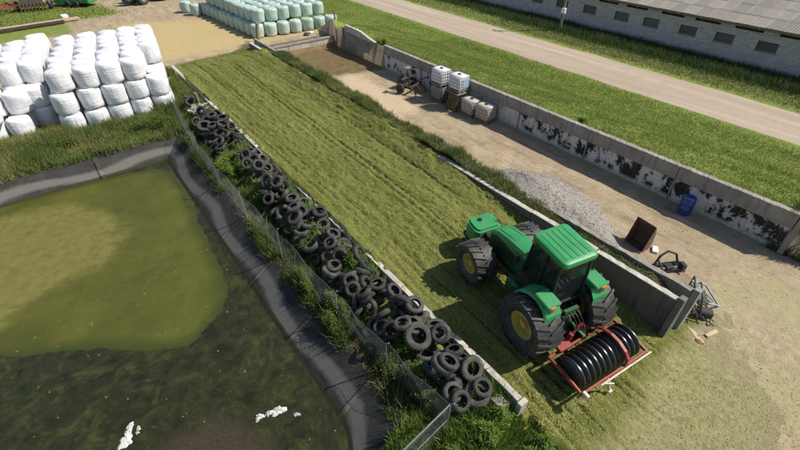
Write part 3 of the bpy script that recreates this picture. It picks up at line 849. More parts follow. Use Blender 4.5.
# ------------------------------------------------------------------ barn across the road
def barn():
    XW = 46.7; Y0, Y1 = -6.0, 62.0
    root = empty('barn', (XW, 0, 0), label='long low barn of pale bricks with a grey sheet roof across the road', cat='barn')
    wy_ = [28.52, 24.82, 21.75, 18.22, 15.12, 11.8, 8.5, 5.2, 32.0, 35.4]
    W, ZA, ZB = 1.52, 1.34, 2.06
    wy_s = sorted(wy_)
    # wall built from piers, sill band and head band so that the openings are real
    b = B()
    def quadbox(y0, y1, z0, z1): b.box((.15, (y0 + y1) / 2, (z0 + z1) / 2), (.3, y1 - y0, z1 - z0), ch=0)
    # vents under the eave alternate with stubs
    y = Y0
    segs = []
    edges = [Y0] + sum([[w - W / 2, w + W / 2] for w in wy_s], []) + [Y1]
    V = []; F = []
    def face(y0, y1, z0, z1):
        k = len(V)
        V.extend([(0, y0, z0), (0, y1, z0), (0, y1, z1), (0, y0, z1)]); F.append((k, k + 3, k + 2, k + 1))
    face(Y0, Y1, -.6, ZA)
    face(Y0, Y1, ZB, 2.62)
    for a, c in zip(edges[0::2], edges[1::2]): face(a, c, ZA, ZB)
    for w in wy_s:      # reveals
        for yy in (w - W / 2, w + W / 2):
            k = len(V); V.extend([(0, yy, ZA), (.2, yy, ZA), (.2, yy, ZB), (0, yy, ZB)]); F.append((k, k + 1, k + 2, k + 3))
        for zz in (ZA, ZB):
            k = len(V); V.extend([(0, w - W / 2, zz), (0, w + W / 2, zz), (.2, w + W / 2, zz), (.2, w - W / 2, zz)]); F.append((k, k + 1, k + 2, k + 3))
    # top course with vent gaps
    vents = [w + 1.75 for w in wy_s[:-1]]
    vw = 2.15
    e2 = [Y0] + sum([[v - vw / 2, v + vw / 2] for v in vents], []) + [Y1]
    for a, c in zip(e2[0::2], e2[1::2]): face(a, c, 2.62, 3.1)
    # closed back and ends
    k = len(V); V.extend([(12, Y0, -.6), (12, Y1, -.6), (12, Y1, 3.1), (12, Y0, 3.1), (0, Y0, 3.1), (0, Y1, 3.1), (0, Y0, -.6), (0, Y1, -.6)])
    F.append((k, k + 1, k + 2, k + 3)); F.append((k + 6, k, k + 3, k + 4)); F.append((k + 7, k + 5, k + 2, k + 1))
    me = bpy.data.meshes.new('wall'); me.from_pydata(V, [], F); me.update()
    link_mesh('wall', me, MAT['block'], root)
    bd = B(); bd.box((.35, (Y0 + Y1) / 2, 1.2), (.04, Y1 - Y0, 3.6)); bd.obj('dark_backing', MAT['black'], root)  # black sheet behind vents and windows stands in for the dark interior
    for w in wy_s:
        f = B()
        for yy in (w - W / 2 + .04, w + W / 2 - .04): f.box((.1, yy, (ZA + ZB) / 2), (.06, .06, ZB - ZA - .01), ch=.004)
        for zz in (ZA + .04, ZB - .04): f.box((.1, w, zz), (.055, W - .02, .06), ch=.004)
        fo = f.obj('window', MAT['frame'], root)
        g = B(); g.box((.13, w, (ZA + ZB) / 2), (.02, W - .03, ZB - ZA - .03), ch=0); g.obj('pane', MAT['board'], fo)
        s_ = B(); s_.box((-.02, w, ZA - .035), (.18, W + .12, .06)); s_.obj('window_sill', MAT['concrete'], fo)
    f = B(); f.box((-.62, (Y0 + Y1) / 2, 3.02), (.05, Y1 - Y0, .16)); f.obj('fascia', MAT['wood'], root)
    for k in range(46):
        r = B(); r.box((0, 0, 0), (1.5, .07, .14), ch=.005)
        r.obj('rafter', MAT['wood'], root, loc=(.1, Y0 + .7 + k * 1.5, 3.11), rot=(0, -.27, 0))
    # roof: corrugated sheets laid in courses up the slope
    sl = .28; SW, SLn = 1.10, 1.62
    n = 24; amp = .024
    V = []; F = []
    for j, xx in enumerate((0, SLn + .14)):
        for i in range(n + 1):
            V.append((xx * math.cos(sl), i / n * (SW + .05), xx * math.sin(sl) + amp * math.cos(i / n * 2 * PI * 6)))
    for i in range(n): F.append((i, i + 1, n + 1 + i + 1, n + 1 + i))
    nv = len(V)
    V += [(x, y, z - .02) for x, y, z in V]; F += [tuple(q + nv for q in f[::-1]) for f in F]
    for i in range(n): F.append((i, nv + i, nv + i + 1, i + 1))
    sh = bpy.data.meshes.new('roof_sheet'); sh.from_pydata(V, [], F); sh.update(); sh.materials.append(MAT['roof'])
    r = np.random.default_rng(5)
    for c in range(5):
        for k in range(34):
            yy = -2.0 + k * SW
            if c > 2 and yy > 24: continue
            if c == 4 and 7.0 < yy < 9.5: continue
            o = link_mesh('roof_sheet', sh, None, root, (-.72 + c * SLn * math.cos(sl), yy, 3.17 + c * SLn * math.sin(sl) - .014 * (k % 2) + .02 * c), (0, .012 * (r.random() - .5), 0))
    # the rest of the roof, out of sight above the frame and beyond
    f = B()
    f.prism([(0.0, 3.17), (12.4, 3.17 + 12.4 * math.tan(sl)), (12.4, 3.0), (0, 3.0)], Y0, Y1, 'y')
    f.obj('roof_deck', MAT['dark_rust'], root)
barn()

pole = empty('utility_pole', (43.1, 29.2, -.2), label='dark wooden utility pole with a white box on the barn verge', cat='pole')
b = B(); b.cyl((0, 0, 0), (0, 0, 8.2), .14, 12, .10); b.obj('shaft', MAT['wood'], pole, True)
b = B(); b.box((-.12, -.1, 2.15), (.26, .42, .5)); b.obj('meter_box', MAT['white'], pole)
b = B(); b.box((0, 0, 7.7), (.1, 1.5, .12)); b.obj('crossarm', MAT['wood'], pole)

# ------------------------------------------------------------------ wrapped bales
def bale_mesh(seed, R=.675, H=1.25):
    r = np.random.default_rng(seed)
    nseg = 28
    prof = [(.0, .02), (.25, .012), (.52, .0), (.62, .035), (.655, .12), (.675, .3), (.685, .55), (.68, .8), (.67, 1.0), (.645, 1.12), (.6, 1.2), (.5, 1.235), (.3, 1.25), (.0, 1.255)]
    V = []; F = []
    ph = r.random(6) * 6.28; k = len(prof)
    for i in range(nseg):
        a = 2 * PI * i / nseg
        lob = 1 + .022 * math.sin(2 * a + ph[0]) + .018 * math.sin(3 * a + ph[1]) + .012 * math.sin(7 * a + ph[2]) + .012 * math.sin(11 * a + ph[3])
        for j, (rad, z) in enumerate(prof):
            w = rad / .685
            rr_ = rad * lob * (1 + .02 * math.sin(z * 7 + 2 * a + ph[4])) * R / .685
            zz = z * H / 1.25 + w * .03 * math.sin(2 * a + ph[5]) + .015 * r.standard_normal() * (0.3 < rad < .62)
            V.append((rr_ * math.cos(a) +   .007 * r.standard_normal() * (rad > .3), rr_ * math.sin(a) + .007 * r.standard_normal() * (rad > .3), max(zz, 0)))
    for i in range(nseg):
        j = (i + 1) % nseg
        for q in range(k - 1): F.append((i * k + q, j * k + q, j * k + q + 1, i * k + q + 1))
    me = bpy.data.meshes.new('wrapped_bale'); me.from_pydata(V, [], F); me.validate()
    me.polygons.foreach_set('use_smooth', np.ones(len(me.polygons), dtype=bool)); me.update()
    return me
WBM = [bale_mesh(s) for s in range(12)]
GBM = [bale_mesh(s + 20, .665, 1.2) for s in range(6)]
for m in WBM: m.materials.append(MAT['bale_white'])
for m in GBM: m.materials.append(MAT['bale_green'])
tiern = ['bottom', 'middle', 'top']
def put_bale(ms, name, x, y, z, label, group, tilt=.03):
    o = bpy.data.objects.new(name, random.choice(ms)); COL.objects.link(o)
    o.location = (x, y, z); o.rotation_euler = (random.uniform(-tilt, tilt), random.uniform(-tilt, tilt), random.uniform(0, 6.28))
    s = random.uniform(.97, 1.03); o.scale = (s, s, random.uniform(.97, 1.03))
    return tag(o, label, 'bale', group)
G1 = 'white wrapped bales stacked beside the pond'
WD, HB = 1.33, 1.24
# main block: five columns counted from the right, rows counted from the pond
for c in range(5):
    for k in range(7):
        x = 4.5 - WD * c + .20 * k; y = 32.75 + 1.31 * k
        for tr in range(3):
            hidden = (tr == 0 and c > 0 and k > 0 and not (c == 4 and k < 3)) or (tr == 1 and 0 < c < 4 and k > 0)
            if hidden: continue
            xx, yy = x, y
            if tr == 2:
                if c == 0 and k < 2: continue
                xx = x + (.28 if c > 0 else .1); yy = y + .12
            put_bale(WBM, 'wrapped_bale', xx + random.uniform(-.05, .05), yy + random.uniform(-.06, .06), tr * HB + random.uniform(-.03, .01),
                     f'white wrapped bale, {tiern[tr]} tier, {ordn(c)} column from right, {ordn(k)} row from pond', G1, .03 if tr < 2 else .06)
# stepped group on the left of the gap
left = []
for c in range(6):
    for k in range(8):
        x_ = -2.16 - 1.335 * c + .17 * k; y_ = (35.1 if c == 0 else 33.75 + .1 * c) + 1.31 * k
        if k == 0 or (k == 1 and c > 0): left.append((x_, y_, 0))
        if (k in (0, 1, 2) if c in (0, 2) else k in (1, 2)): left.append((x_ + (.2 if c else 0), y_ - (.5 if c else 0), 1))
        if k >= (1 if c == 0 else 2) and k < 7: left.append((x_ + .25, y_ - .35, 2))
seen_ = {}
for (x, y, tr) in sorted(left, key=lambda q: (q[2], -q[0], q[1])):
    x = x + random.uniform(-.04, .04)
    w = 'in the notch column' if x > -2.75 + .17 * (y - 35) / 1.31 else ('in the column left of the notch' if x > -4.1 + .17 * (y - 34) / 1.31 else 'at the left end')
    kk = seen_.get((w, tr), 0); seen_[(w, tr)] = kk + 1
    put_bale(WBM, 'wrapped_bale', x, y, tr * HB, f'white wrapped bale, {tiern[tr]} tier {w}, {ordn(kk)} from front right', G1, .03 if tr < 2 else .07)
# pale green stack
G2 = 'pale green wrapped bales at the far end of the bunkers'
for k in range(11):
    for c in range(7):
        x = 16.75 + 1.31 * c - .09 * k; y = 46.0 + 1.27 * k
        if k == 0 or c == 0:
            if c == 6 and k > 0: continue
            put_bale(GBM, 'wrapped_bale', x, y - (.16 * c if k == 0 else 0), 0, f'pale green wrapped bale on the ground, {ordn(c)} column from left, {ordn(k)} row from bunker', G2)
        if c < 6 and k < 10:
            put_bale(GBM, 'wrapped_bale', x + .55 + random.uniform(-.05, .05), y + .75 - (.1 * c if k == 0 else .03 * c), 1.19, f'pale green wrapped bale, upper layer, {ordn(c)} column from left, {ordn(k)} row from bunker', G2, .05)
put_bale(GBM, 'wrapped_bale', 14.7, 59.2, 0, 'pale green wrapped bale standing alone left of the green stack', G2)
put_bale(GBM, 'wrapped_bale', 14.1, 61.2, 0, 'pale green wrapped bale behind the lone green one by the yard', G2)

# ------------------------------------------------------------------ tyres heaped along the outer wall
def tyre_mesh(R, W, rim, seed):
    b = B()
    w = W / 2
    prof = [(-w * .82, rim), (-w * .98, rim + (R - rim) * .35), (-w * .97, rim + (R - rim) * .68), (-w * .80, R - .018), (-w * .4, R), (w * .4, R), (w * .80, R - .018), (w * .97, rim + (R - rim) * .68), (w * .98, rim + (R - rim) * .35), (w * .82, rim),
            (w * .72, rim + .02), (w * .78, rim + (R - rim) * .6), (w * .4, R - .03), (-w * .4, R - .03), (-w * .78, rim + (R - rim) * .6), (-w * .72, rim + .02)]
    b.lathe(prof, 26, 'z', closed=True)
    n = 26 * 2
    for i in range(n):       # tread blocks
        a = 2 * PI * i / n
        M = Matrix.Rotation(a, 4, 'Z') @ Matrix.Translation((R - .002, 0, 0))
        sgn = 1 if i % 2 else -1
        b.box((0, 0, sgn * w * .38), (.02, 2 * PI * R / n * .72, w * .62), M @ Matrix.Rotation(.3 * sgn, 4, 'X'), ch=.0)
    me = b.mesh('tyre', True); me.materials.append(MAT['tyre'])
    return me
TY = [(.285, .17, .17), (.305, .185, .18), (.32, .20, .18), (.37, .23, .205), (.45, .26, .25)]
TM = [tyre_mesh(*t, i) for i, t in enumerate(TY)]
GX, GY, GS = 4.2, 2.6, .05
hx = np.arange(4.2, 7.0, GS); hy = np.arange(2.6, 32, GS)
HX, HY = np.meshgrid(hx, hy, indexing='ij')
HM = ground_z(HX, HY)
rt_ = np.random.default_rng(23)
count = 0
def drop_tyre(x, y, ti, extra_tilt, azim):
    global count
    R, W, rim = TY[ti]
    d = np.hypot(HX - x, HY - y)
    m = (d < R * .95)
    if m.sum() < 20: return
    hh = HM[m]; A_ = np.stack([HX[m] - x, HY[m] - y, np.ones(m.sum())], -1)
    # support plane: fit on the higher half
    thr = np.percentile(hh, 55); s = hh >= thr
    sol, *_ = np.linalg.lstsq(A_[s], hh[s], rcond=None)
    gx_, gy_ = np.clip(sol[:2], -.7, .7)
    z0 = np.percentile(hh - A_[:, 0] * gx_ - A_[:, 1] * gy_, 80)
    nrm = Vector((-gx_, -gy_, 1)).normalized()
    tilt = Matrix.Rotation(extra_tilt, 3, Vector((math.cos(azim), math.sin(azim), 0)))
    nrm = (tilt @ nrm).normalized()
    lift = W / 2 * nrm.z * .93 + R * .8 * abs(math.sin(extra_tilt)) * .55
    o = bpy.data.objects.new('tyre', TM[ti]); COL.objects.link(o)
    o.location = (x, y, z0 + lift)
    q = nrm.to_track_quat('Z', 'Y')
    o.rotation_euler = (q.to_matrix() @ Matrix.Rotation(rt_.random() * 6.28, 3, 'Z')).to_euler()
    zone = ('at the heap\'s near end', 'in the heap\'s middle stretch', 'in the heap\'s far stretch', 'in the far clump')[0 if y < 8 else 1 if y < 14.5 else 2 if y < 23 else 3]
    big = ti >= 3
    size = 'large worn black tyre' if big else 'worn black tyre'
    pose = 'lying flat' if nrm.z > .93 else ('tilted' if nrm.z > .62 else 'standing on edge')
    side = 'by the wall' if x > 6.05 else ('on the fence side' if x < 5.45 else 'amid the others')
    tag(o, f'{size} {pose} {side} {zone}', 'tyre', f'{"large" if big else "car"} tyres {pose} {side} {zone}')
    # update the height map
    ring = (d < R * 1.0)
    plane = z0 + lift - ((HX - x) * nrm.x + (HY - y) * nrm.y) / max(nrm.z, .4) + W / 2
    core = d < rim * .75
    up = np.where(core, HM, np.maximum(HM, np.minimum(plane, z0 + lift + R)))
    HM[ring] = up[ring]
    count += 1
def pile(y0, y1, n, xa, xb, maxh, big=.25):
    for _ in range(n):
        y = y0 + rt_.random() * (y1 - y0)
        lo = np.interp(y, [3, 5, 7, 12, 20, 30], xa) if not np.isscalar(xa) else xa
        x = lo + rt_.random() * (xb - lo)
        ti = rt_.choice([0, 1, 2, 3, 4], p=[.3, .3, .3 - big * .4, .1 + big * .3, big * .1])
        R = TY[ti][0]
        x = min(x, 6.70 - R * .8)
        gi = int((x - 4.2) / GS); gj = int((y - 2.6) / GS)
        if HM[min(gi, len(hx) - 1), min(gj, len(hy) - 1)] > maxh: continue
        et = abs(rt_.standard_normal()) * .28
        if rt_.random() < .12: et = rt_.uniform(.7, 1.2)
        drop_tyre(x, y, ti, et, rt_.random() * 6.28)
pile(3.9, 8.6, 80, [5.6, 5.15, 5.05, 5.1, 5.2, 5.2], 6.6, 1.0, .6)
pile(8.6, 18.8, 125, [5.1, 5.1, 5.1, 5.1, 5.25, 5.3], 6.6, .92, .25)
pile(18.8, 23.2, 44, [5.0, 5.0, 5.0, 5.2, 5.6, 5.7], 6.6, .92, .2)
pile(23.2, 28.2, 72, [5.0, 5.0, 5.0, 5.0, 4.9, 5.0], 6.6, .95, .15)
pile(29.8, 31.4, 10, 5.7, 6.5, .6, .1)

# ------------------------------------------------------------------ vegetation
def zmax(x, y):
    return ground_z(x, y)
def scatter(n, x0, x1, y0, y1, keep=None):
    x = x0 + rng.random(n) * (x1 - x0); y = y0 + rng.random(n) * (y1 - y0)
    if keep is not None:
        k = rng.random(n) < keep(x, y); x, y = x[k], y[k]
    return x, y
# verge above the back wall
x, y = scatter(300000, 21.82, 33.2, -3, 62, lambda x, y: np.clip(sstep(-2.4, .6, y + (x - 22) * .5) * (1 - .75 * sstep(31.8, 33.4, x)), 0, 1) * np.where(y > 34, .55, 1))
z = zmax(x, y)
stripe = .5 + .35 * np.sin((x - .02 * y) * 1.7 + 3 * fbm(x * .3, y * .15, 93)) * .6 + .5 * (fbm(x * .5, y * .25, 91) - .5)
edge = np.exp(-(x - 21.8) / .5)
hg = .05 + .08 * fbm(x * .8, y * .5, 92) + .2 * edge * (fbm(x * .7, y * .7, 94) > .47)
blades('verge_grass', np.stack([x, y, z - .01], -1), hg, .032, .9, MAT['lawn'], 'short green grass on the verge between the retaining wall and the gravel road', 'grass', tint=np.clip(stripe, 0, 1))
# verge before the barn
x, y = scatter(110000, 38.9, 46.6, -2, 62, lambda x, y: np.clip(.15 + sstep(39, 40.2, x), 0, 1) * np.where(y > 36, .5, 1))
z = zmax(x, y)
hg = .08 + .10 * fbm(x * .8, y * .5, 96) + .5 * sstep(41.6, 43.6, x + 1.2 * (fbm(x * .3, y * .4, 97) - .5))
tn = .85 - .85 * sstep(40.6, 42.6, x)  # darker towards the barn: its wide shadow put into the grass colour
blades('barn_verge_grass', np.stack([x, y, z - .01], -1), hg, .05, .7, MAT['grass'], 'rank grass on the barn verge, coloured dark to widen the barn shadow', 'grass', tint=tn)
# rough grass between the pond and the white bales
x, y = scatter(70000, -12, 5.2, 28.2, 33.6, lambda x, y: np.clip(.25 + .9 * fbm(x * .7, y * .7, 98), 0, 1) * (1 - .5 * sstep(32.6, 33.6, y)))
hg = .16 + .42 * sstep(.35, .65, fbm(x * .5, y * .6, 99)) + .30 * sstep(30.6, 31.6, y)
blades('pond_side_grass', np.stack([x, y, zmax(x, y)], -1), hg, .045, .7, MAT['grass'], 'tall rough grass between the pond and the white bales', 'grass', tint=np.clip(fbm(x * .6, y * .6, 100) * 1.1 - .05, 0, 1))
# fence strip
x, y = scatter(80000, 3.75, 5.7, 3.6, 33.5, lambda x, y: np.clip(.85 - .7 * sstep(4.9, 5.6, x), 0, 1) * (pond_in(x, y) < .28) * sstep(.3, .5, fbm(x * .9, y * .6, 104)))
hg = .12 + .34 * sstep(.4, .7, fbm(x * .8, y * .7, 102)) * (1 - sstep(26, 32, y) * .4)
blades('fence_weeds', np.stack([x, y, zmax(x, y)], -1), hg, .04, .8, MAT['grass'], 'weeds and rough grass growing through the wire fence beside the pond', 'grass', tint=np.clip(fbm(x * .6, y * .6, 103) * .9 - .1, 0, 1))
# near corner below the tyres
x, y = scatter(42000, 2.5, 6.9, .2, 5.0, lambda x, y: np.clip(1.15 - .25 * abs(x - 5), .3, 1) * (pond_in(x, y) < .2) * (1 - sstep(.0, .5, x - 6.5 - .1 * (y - 3))))
hg = .2 + .4 * sstep(.35, .7, fbm(x, y, 106))
blades('corner_weeds', np.stack([x, y, zmax(x, y)], -1), hg, .045, .8, MAT['leaf_bright'], 'lush bright weeds at the near end of the tyre heap', 'grass', tint=np.clip(fbm(x * .9, y * .9, 107) * 1.1 - .1, 0, 1))
# strip between the twin walls
x, y = scatter(46000, WM1 - .05, WM2 + .16, 2.9, 37.0, lambda x, y: .35 + .65 * sstep(.4, .6, fbm(x, y, 110)))
hg = .07 + .20 * sstep(.35, .7, fbm(x * 1.2, y * 1.2, 111)) * sstep(6, 11, y) * (1 - sstep(32, 35, y)) + .03
blades('strip_grass', np.stack([x, y, sz(x, y)], -1), hg, .03, 1.0, MAT['grass'], 'grass and moss in the narrow strip between the twin bunker walls', 'grass', tint=np.clip(fbm(x, y, 112) * 1.2 - .05, 0, 1))
# rough patches by the far yard machinery and the end of the back wall
x, y = scatter(26000, -14, 9, 62, 84, lambda x, y: sstep(63.5, 67, y) * (1 - sstep(5.5, 9.5, x + .25 * (y - 66))))
blades('yard_grass', np.stack([x, y, zmax(x, y)], -1), .13, .08, .9, MAT['lawn'], 'patchy grass round the parked machinery beyond the bales', 'grass')
x, y = scatter(9000, 21.3, 25.5, -2.2, 2.0, lambda x, y: sstep(-1.8, 0, y + .4 * (x - 22)))
blades('wall_end_weeds', np.stack([x, y, zmax(x, y)], -1), .3 + .2 * fbm(x, y, 115), .04, .8, MAT['grass'], 'weeds around the near end of the retaining wall', 'grass')
# thin tufts over the far part of the clamp and the left side
x, y = scatter(9000, 5.0, 6.6, 27.5, 37, None)
blades('wall_foot_grass', np.stack([x, y, zmax(x, y)], -1), .25 + .2 * fbm(x, y, 117), .04, .8, MAT['grass'], 'grass at the foot of the low wall beside the white bales', 'grass')

def leaf_cloud(C, Rv, n, size, r, up=.35):
    """n rhombic leaves through an uneven ellipsoidal volume"""
    u = r.standard_normal((n, 3)); u /= np.linalg.norm(u, axis=1)[:, None]
    rad = r.random(n) ** .45
    lob = 1 + .35 * np.sin(u[:, 0] * 5 + C[0]) * np.cos(u[:, 1] * 4 + C[1]) + .2 * np.sin(u[:, 2] * 7)
    P = u * (rad * lob)[:, None] * np.array(Rv) + np.array(C)
    # pull towards clump centres so that gaps open
    K = 14
    cc = P[r.integers(0, n, K)]
    j = r.integers(0, K, n)
    P = P + (cc[j] - P) * (.45 * r.random(n))[:, None]
    P[:, 2] = np.maximum(P[:, 2], C[2] - Rv[2] * .95)
    d = r.standard_normal((n, 3)) + u * .6; d[:, 2] *= .6; d /= np.linalg.norm(d, axis=1)[:, None]
    nn = r.standard_normal((n, 3)) * .8 + np.array((0, 0, up + .6)); s = np.cross(d, nn); s /= np.linalg.norm(s, axis=1)[:, None] + 1e-6
    L = size * (.6 + .8 * r.random(n)); w = L * .45
    A_ = P; B_ = P + d * (L * .5)[:, None] + s * (w * .5)[:, None]; C_ = P + d * L[:, None]; D_ = P + d * (L * .5)[:, None] - s * (w * .5)[:, None]
    t = np.clip(.25 + .3 * r.random(n) + .35 * (j / K - .3), 0, 1)
    return np.stack([A_, B_, C_, D_], 1).reshape(-1, 3), np.repeat(t, 4)
def shrub(x, y, h, rx, ry, n, size, mat, name, label, group=None, seed=0, flowers=0, z0=None):
    r = np.random.default_rng(seed)
    base = float(ground_z(x, y)) if z0 is None else z0
    root = empty(name, (x, y, base), label=label, cat='shrub', group=group)
    Vs = []; ts = []
    K = max(3, int(rx * ry * 7))
    st = B()
    for k in range(K):
        a = r.random() * 6.28; q = math.sqrt(r.random()) * .75
        c = (rx * q * math.cos(a), ry * q * math.sin(a), h * (.35 + .35 * r.random()))
        V, t = leaf_cloud(c, (rx * .42, ry * .42, h * .42), n // K, size, r)
        Vs.append(V); ts.append(np.clip(t + .25 * (r.random() - .5), 0, 1))
        st.cyl((c[0] * .4, c[1] * .4, 0), (c[0], c[1], c[2]), .018, 5, .008)
    V = np.concatenate(Vs); t = np.concatenate(ts)
    V[:, 2] = np.maximum(V[:, 2], .02)
    me = np_mesh('foliage', V, np.arange(len(V)).reshape(-1, 4)); set_col(me, 'tint', np.stack([t, t, t], -1))
    link_mesh('foliage', me, mat, root)
    st.obj('stem', MAT['wood'], root)
    if flowers:
        Vf = []; Ff = []
        b = B()
        for k in range(flowers):
            a = r.random() * 6.28; q = math.sqrt(r.random())
            cx, cy, cz = rx * q * math.cos(a), ry * q * math.sin(a), h * (.7 + .4 * r.random()) * (1 - .3 * q)
            for s_ in range(7):
                b.lathe([(0.0, .004), (.012, .03), (.016, .0)], 6, 'z', Matrix.Translation((cx + r.normal() * .05, cy + r.normal() * .05, cz + r.normal() * .015)))
        me = b.mesh('flower_heads'); set_col(me, 'tint', np.repeat(r.random((len(me.vertices), 1)), 3, 1))
        link_mesh('flower_heads', me, MAT['flower'], root)
    return root
L_, LB = MAT['leaf'], MAT['leaf_bright']
shrub(5.15, 22.2, .95, .65, 1.5, 7000, .085, LB, 'leafy_shrub', 'bright green leafy shrub between two clumps of tyres', seed=1)
shrub(5.9, 29.3, .7, .8, .55, 3500, .06, LB, 'flowering_shrub', 'low shrub covered in white flowers beside the wooden stump', seed=2, flowers=75)
shrub(6.25, 10.9, .85, .42, 1.25, 5200, .075, L_, 'leafy_shrub', 'green shrub growing between tyres and wall in front of the tractor', seed=3, z0=.45)
shrub(6.0, 17.3, .6, .35, .5, 1800, .07, LB, 'leafy_shrub', 'small weed bush among the tyres of the far stretch', seed=4, z0=.6)
shrub(4.75, 6.0, 1.1, .85, 1.0, 8000, .07, L_, 'leafy_shrub', 'dense green shrub at the fence beside the largest tyres', seed=5)
shrub(4.35, 9.6, .9, .55, 1.1, 5500, .07, L_, 'leafy_shrub', 'dark green shrub at the fence above the dark liner', seed=6)
shrub(4.4, 11.9, .7, .4, .9, 3200, .07, L_, 'leafy_shrub', 'low dark weed bush on the pond side of the fence', seed=7)
shrub(5.7, 3.0, 1.0, .8, .8, 7000, .075, LB, 'leafy_shrub', 'bright lush shrub at the foot of the wall end', seed=8)
shrub(4.6, 3.1, .9, .8, .7, 6000, .075, L_, 'leafy_shrub', 'green shrub outside the fence corner', seed=9)
shrub(6.3, 2.1, .6, .6, .6, 4000, .065, LB, 'leafy_shrub', 'yellowish green weed bush nearest the silage edge', seed=10)
shrub(4.3, 26.0, .7, .4, 1.6, 4200, .07, L_, 'leafy_shrub', 'long weed bush along the far stretch of fence', seed=11)
shrub(3.2, 30.2, .8, 1.6, .7, 6000, .075, L_, 'leafy_shrub', 'dark green shrub on the bank before the white bales at right', seed=12)
shrub(-2.6, 31.0, .7, 2.2, .8, 7000, .075, L_, 'leafy_shrub', 'dark green shrub on the bank before the white bales in the middle', seed=13)
shrub(-6.6, 30.6, .7, 1.8, .8, 5500, .075, L_, 'leafy_shrub', 'dark green shrub on the bank before the white bales at left', seed=14)
shrub(5.6, 8.2, .5, .4, .5, 1800, .06, LB, 'leafy_shrub', 'small bright weed between the tyres and the fence post', seed=15, z0=.25)
shrub(22.6, .5, .55, .5, .7, 2400, .06, L_, 'leafy_shrub', 'weed bush at the near end post of the retaining wall', seed=16)
shrub(22.3, 12.5, .4, .3, .8, 1800, .05, LB, 'leafy_shrub', 'leafy weeds hanging over the retaining wall above the black patches', seed=17)
shrub(22.0, 31.6, .5, .4, .8, 2200, .06, LB, 'leafy_shrub', 'leafy weeds behind the broken dip in the retaining wall', seed=18)
x, y = scatter(26000, 4.9, 6.7, 4.0, 29, lambda x, y: sstep(.52, .66, fbm(x * .9, y * .8, 126)))
gi = np.clip(((x - 4.2) / GS).astype(int), 0, len(hx) - 1); gj = np.clip(((y - 2.6) / GS).astype(int), 0, len(hy) - 1)
zt_ = ground_z(x, y); zz = zt_ + .55 * np.clip(HM[gi, gj] - zt_, 0, .5)
blades('tyre_heap_weeds', np.stack([x, y, zz], -1), .22 + .25 * fbm(x, y, 127), .05, .9, MAT['leaf_bright'], 'nettles and grass growing up through the tyre heap', 'weeds', tint=np.clip(fbm(x * .9, y * .9, 128) * 1.1 - .1, 0, 1))
# dead stalks on the fence side
x, y = scatter(1000, 4.0, 4.8, 4.5, 20, lambda x, y: sstep(.5, .6, fbm(x, y * .5, 120)))
blades('dry_stalks', np.stack([x, y, zmax(x, y)], -1), .5, .02, 1.2, MAT['dry'], 'dead pale stalks along the pond fence', 'dry stalks')

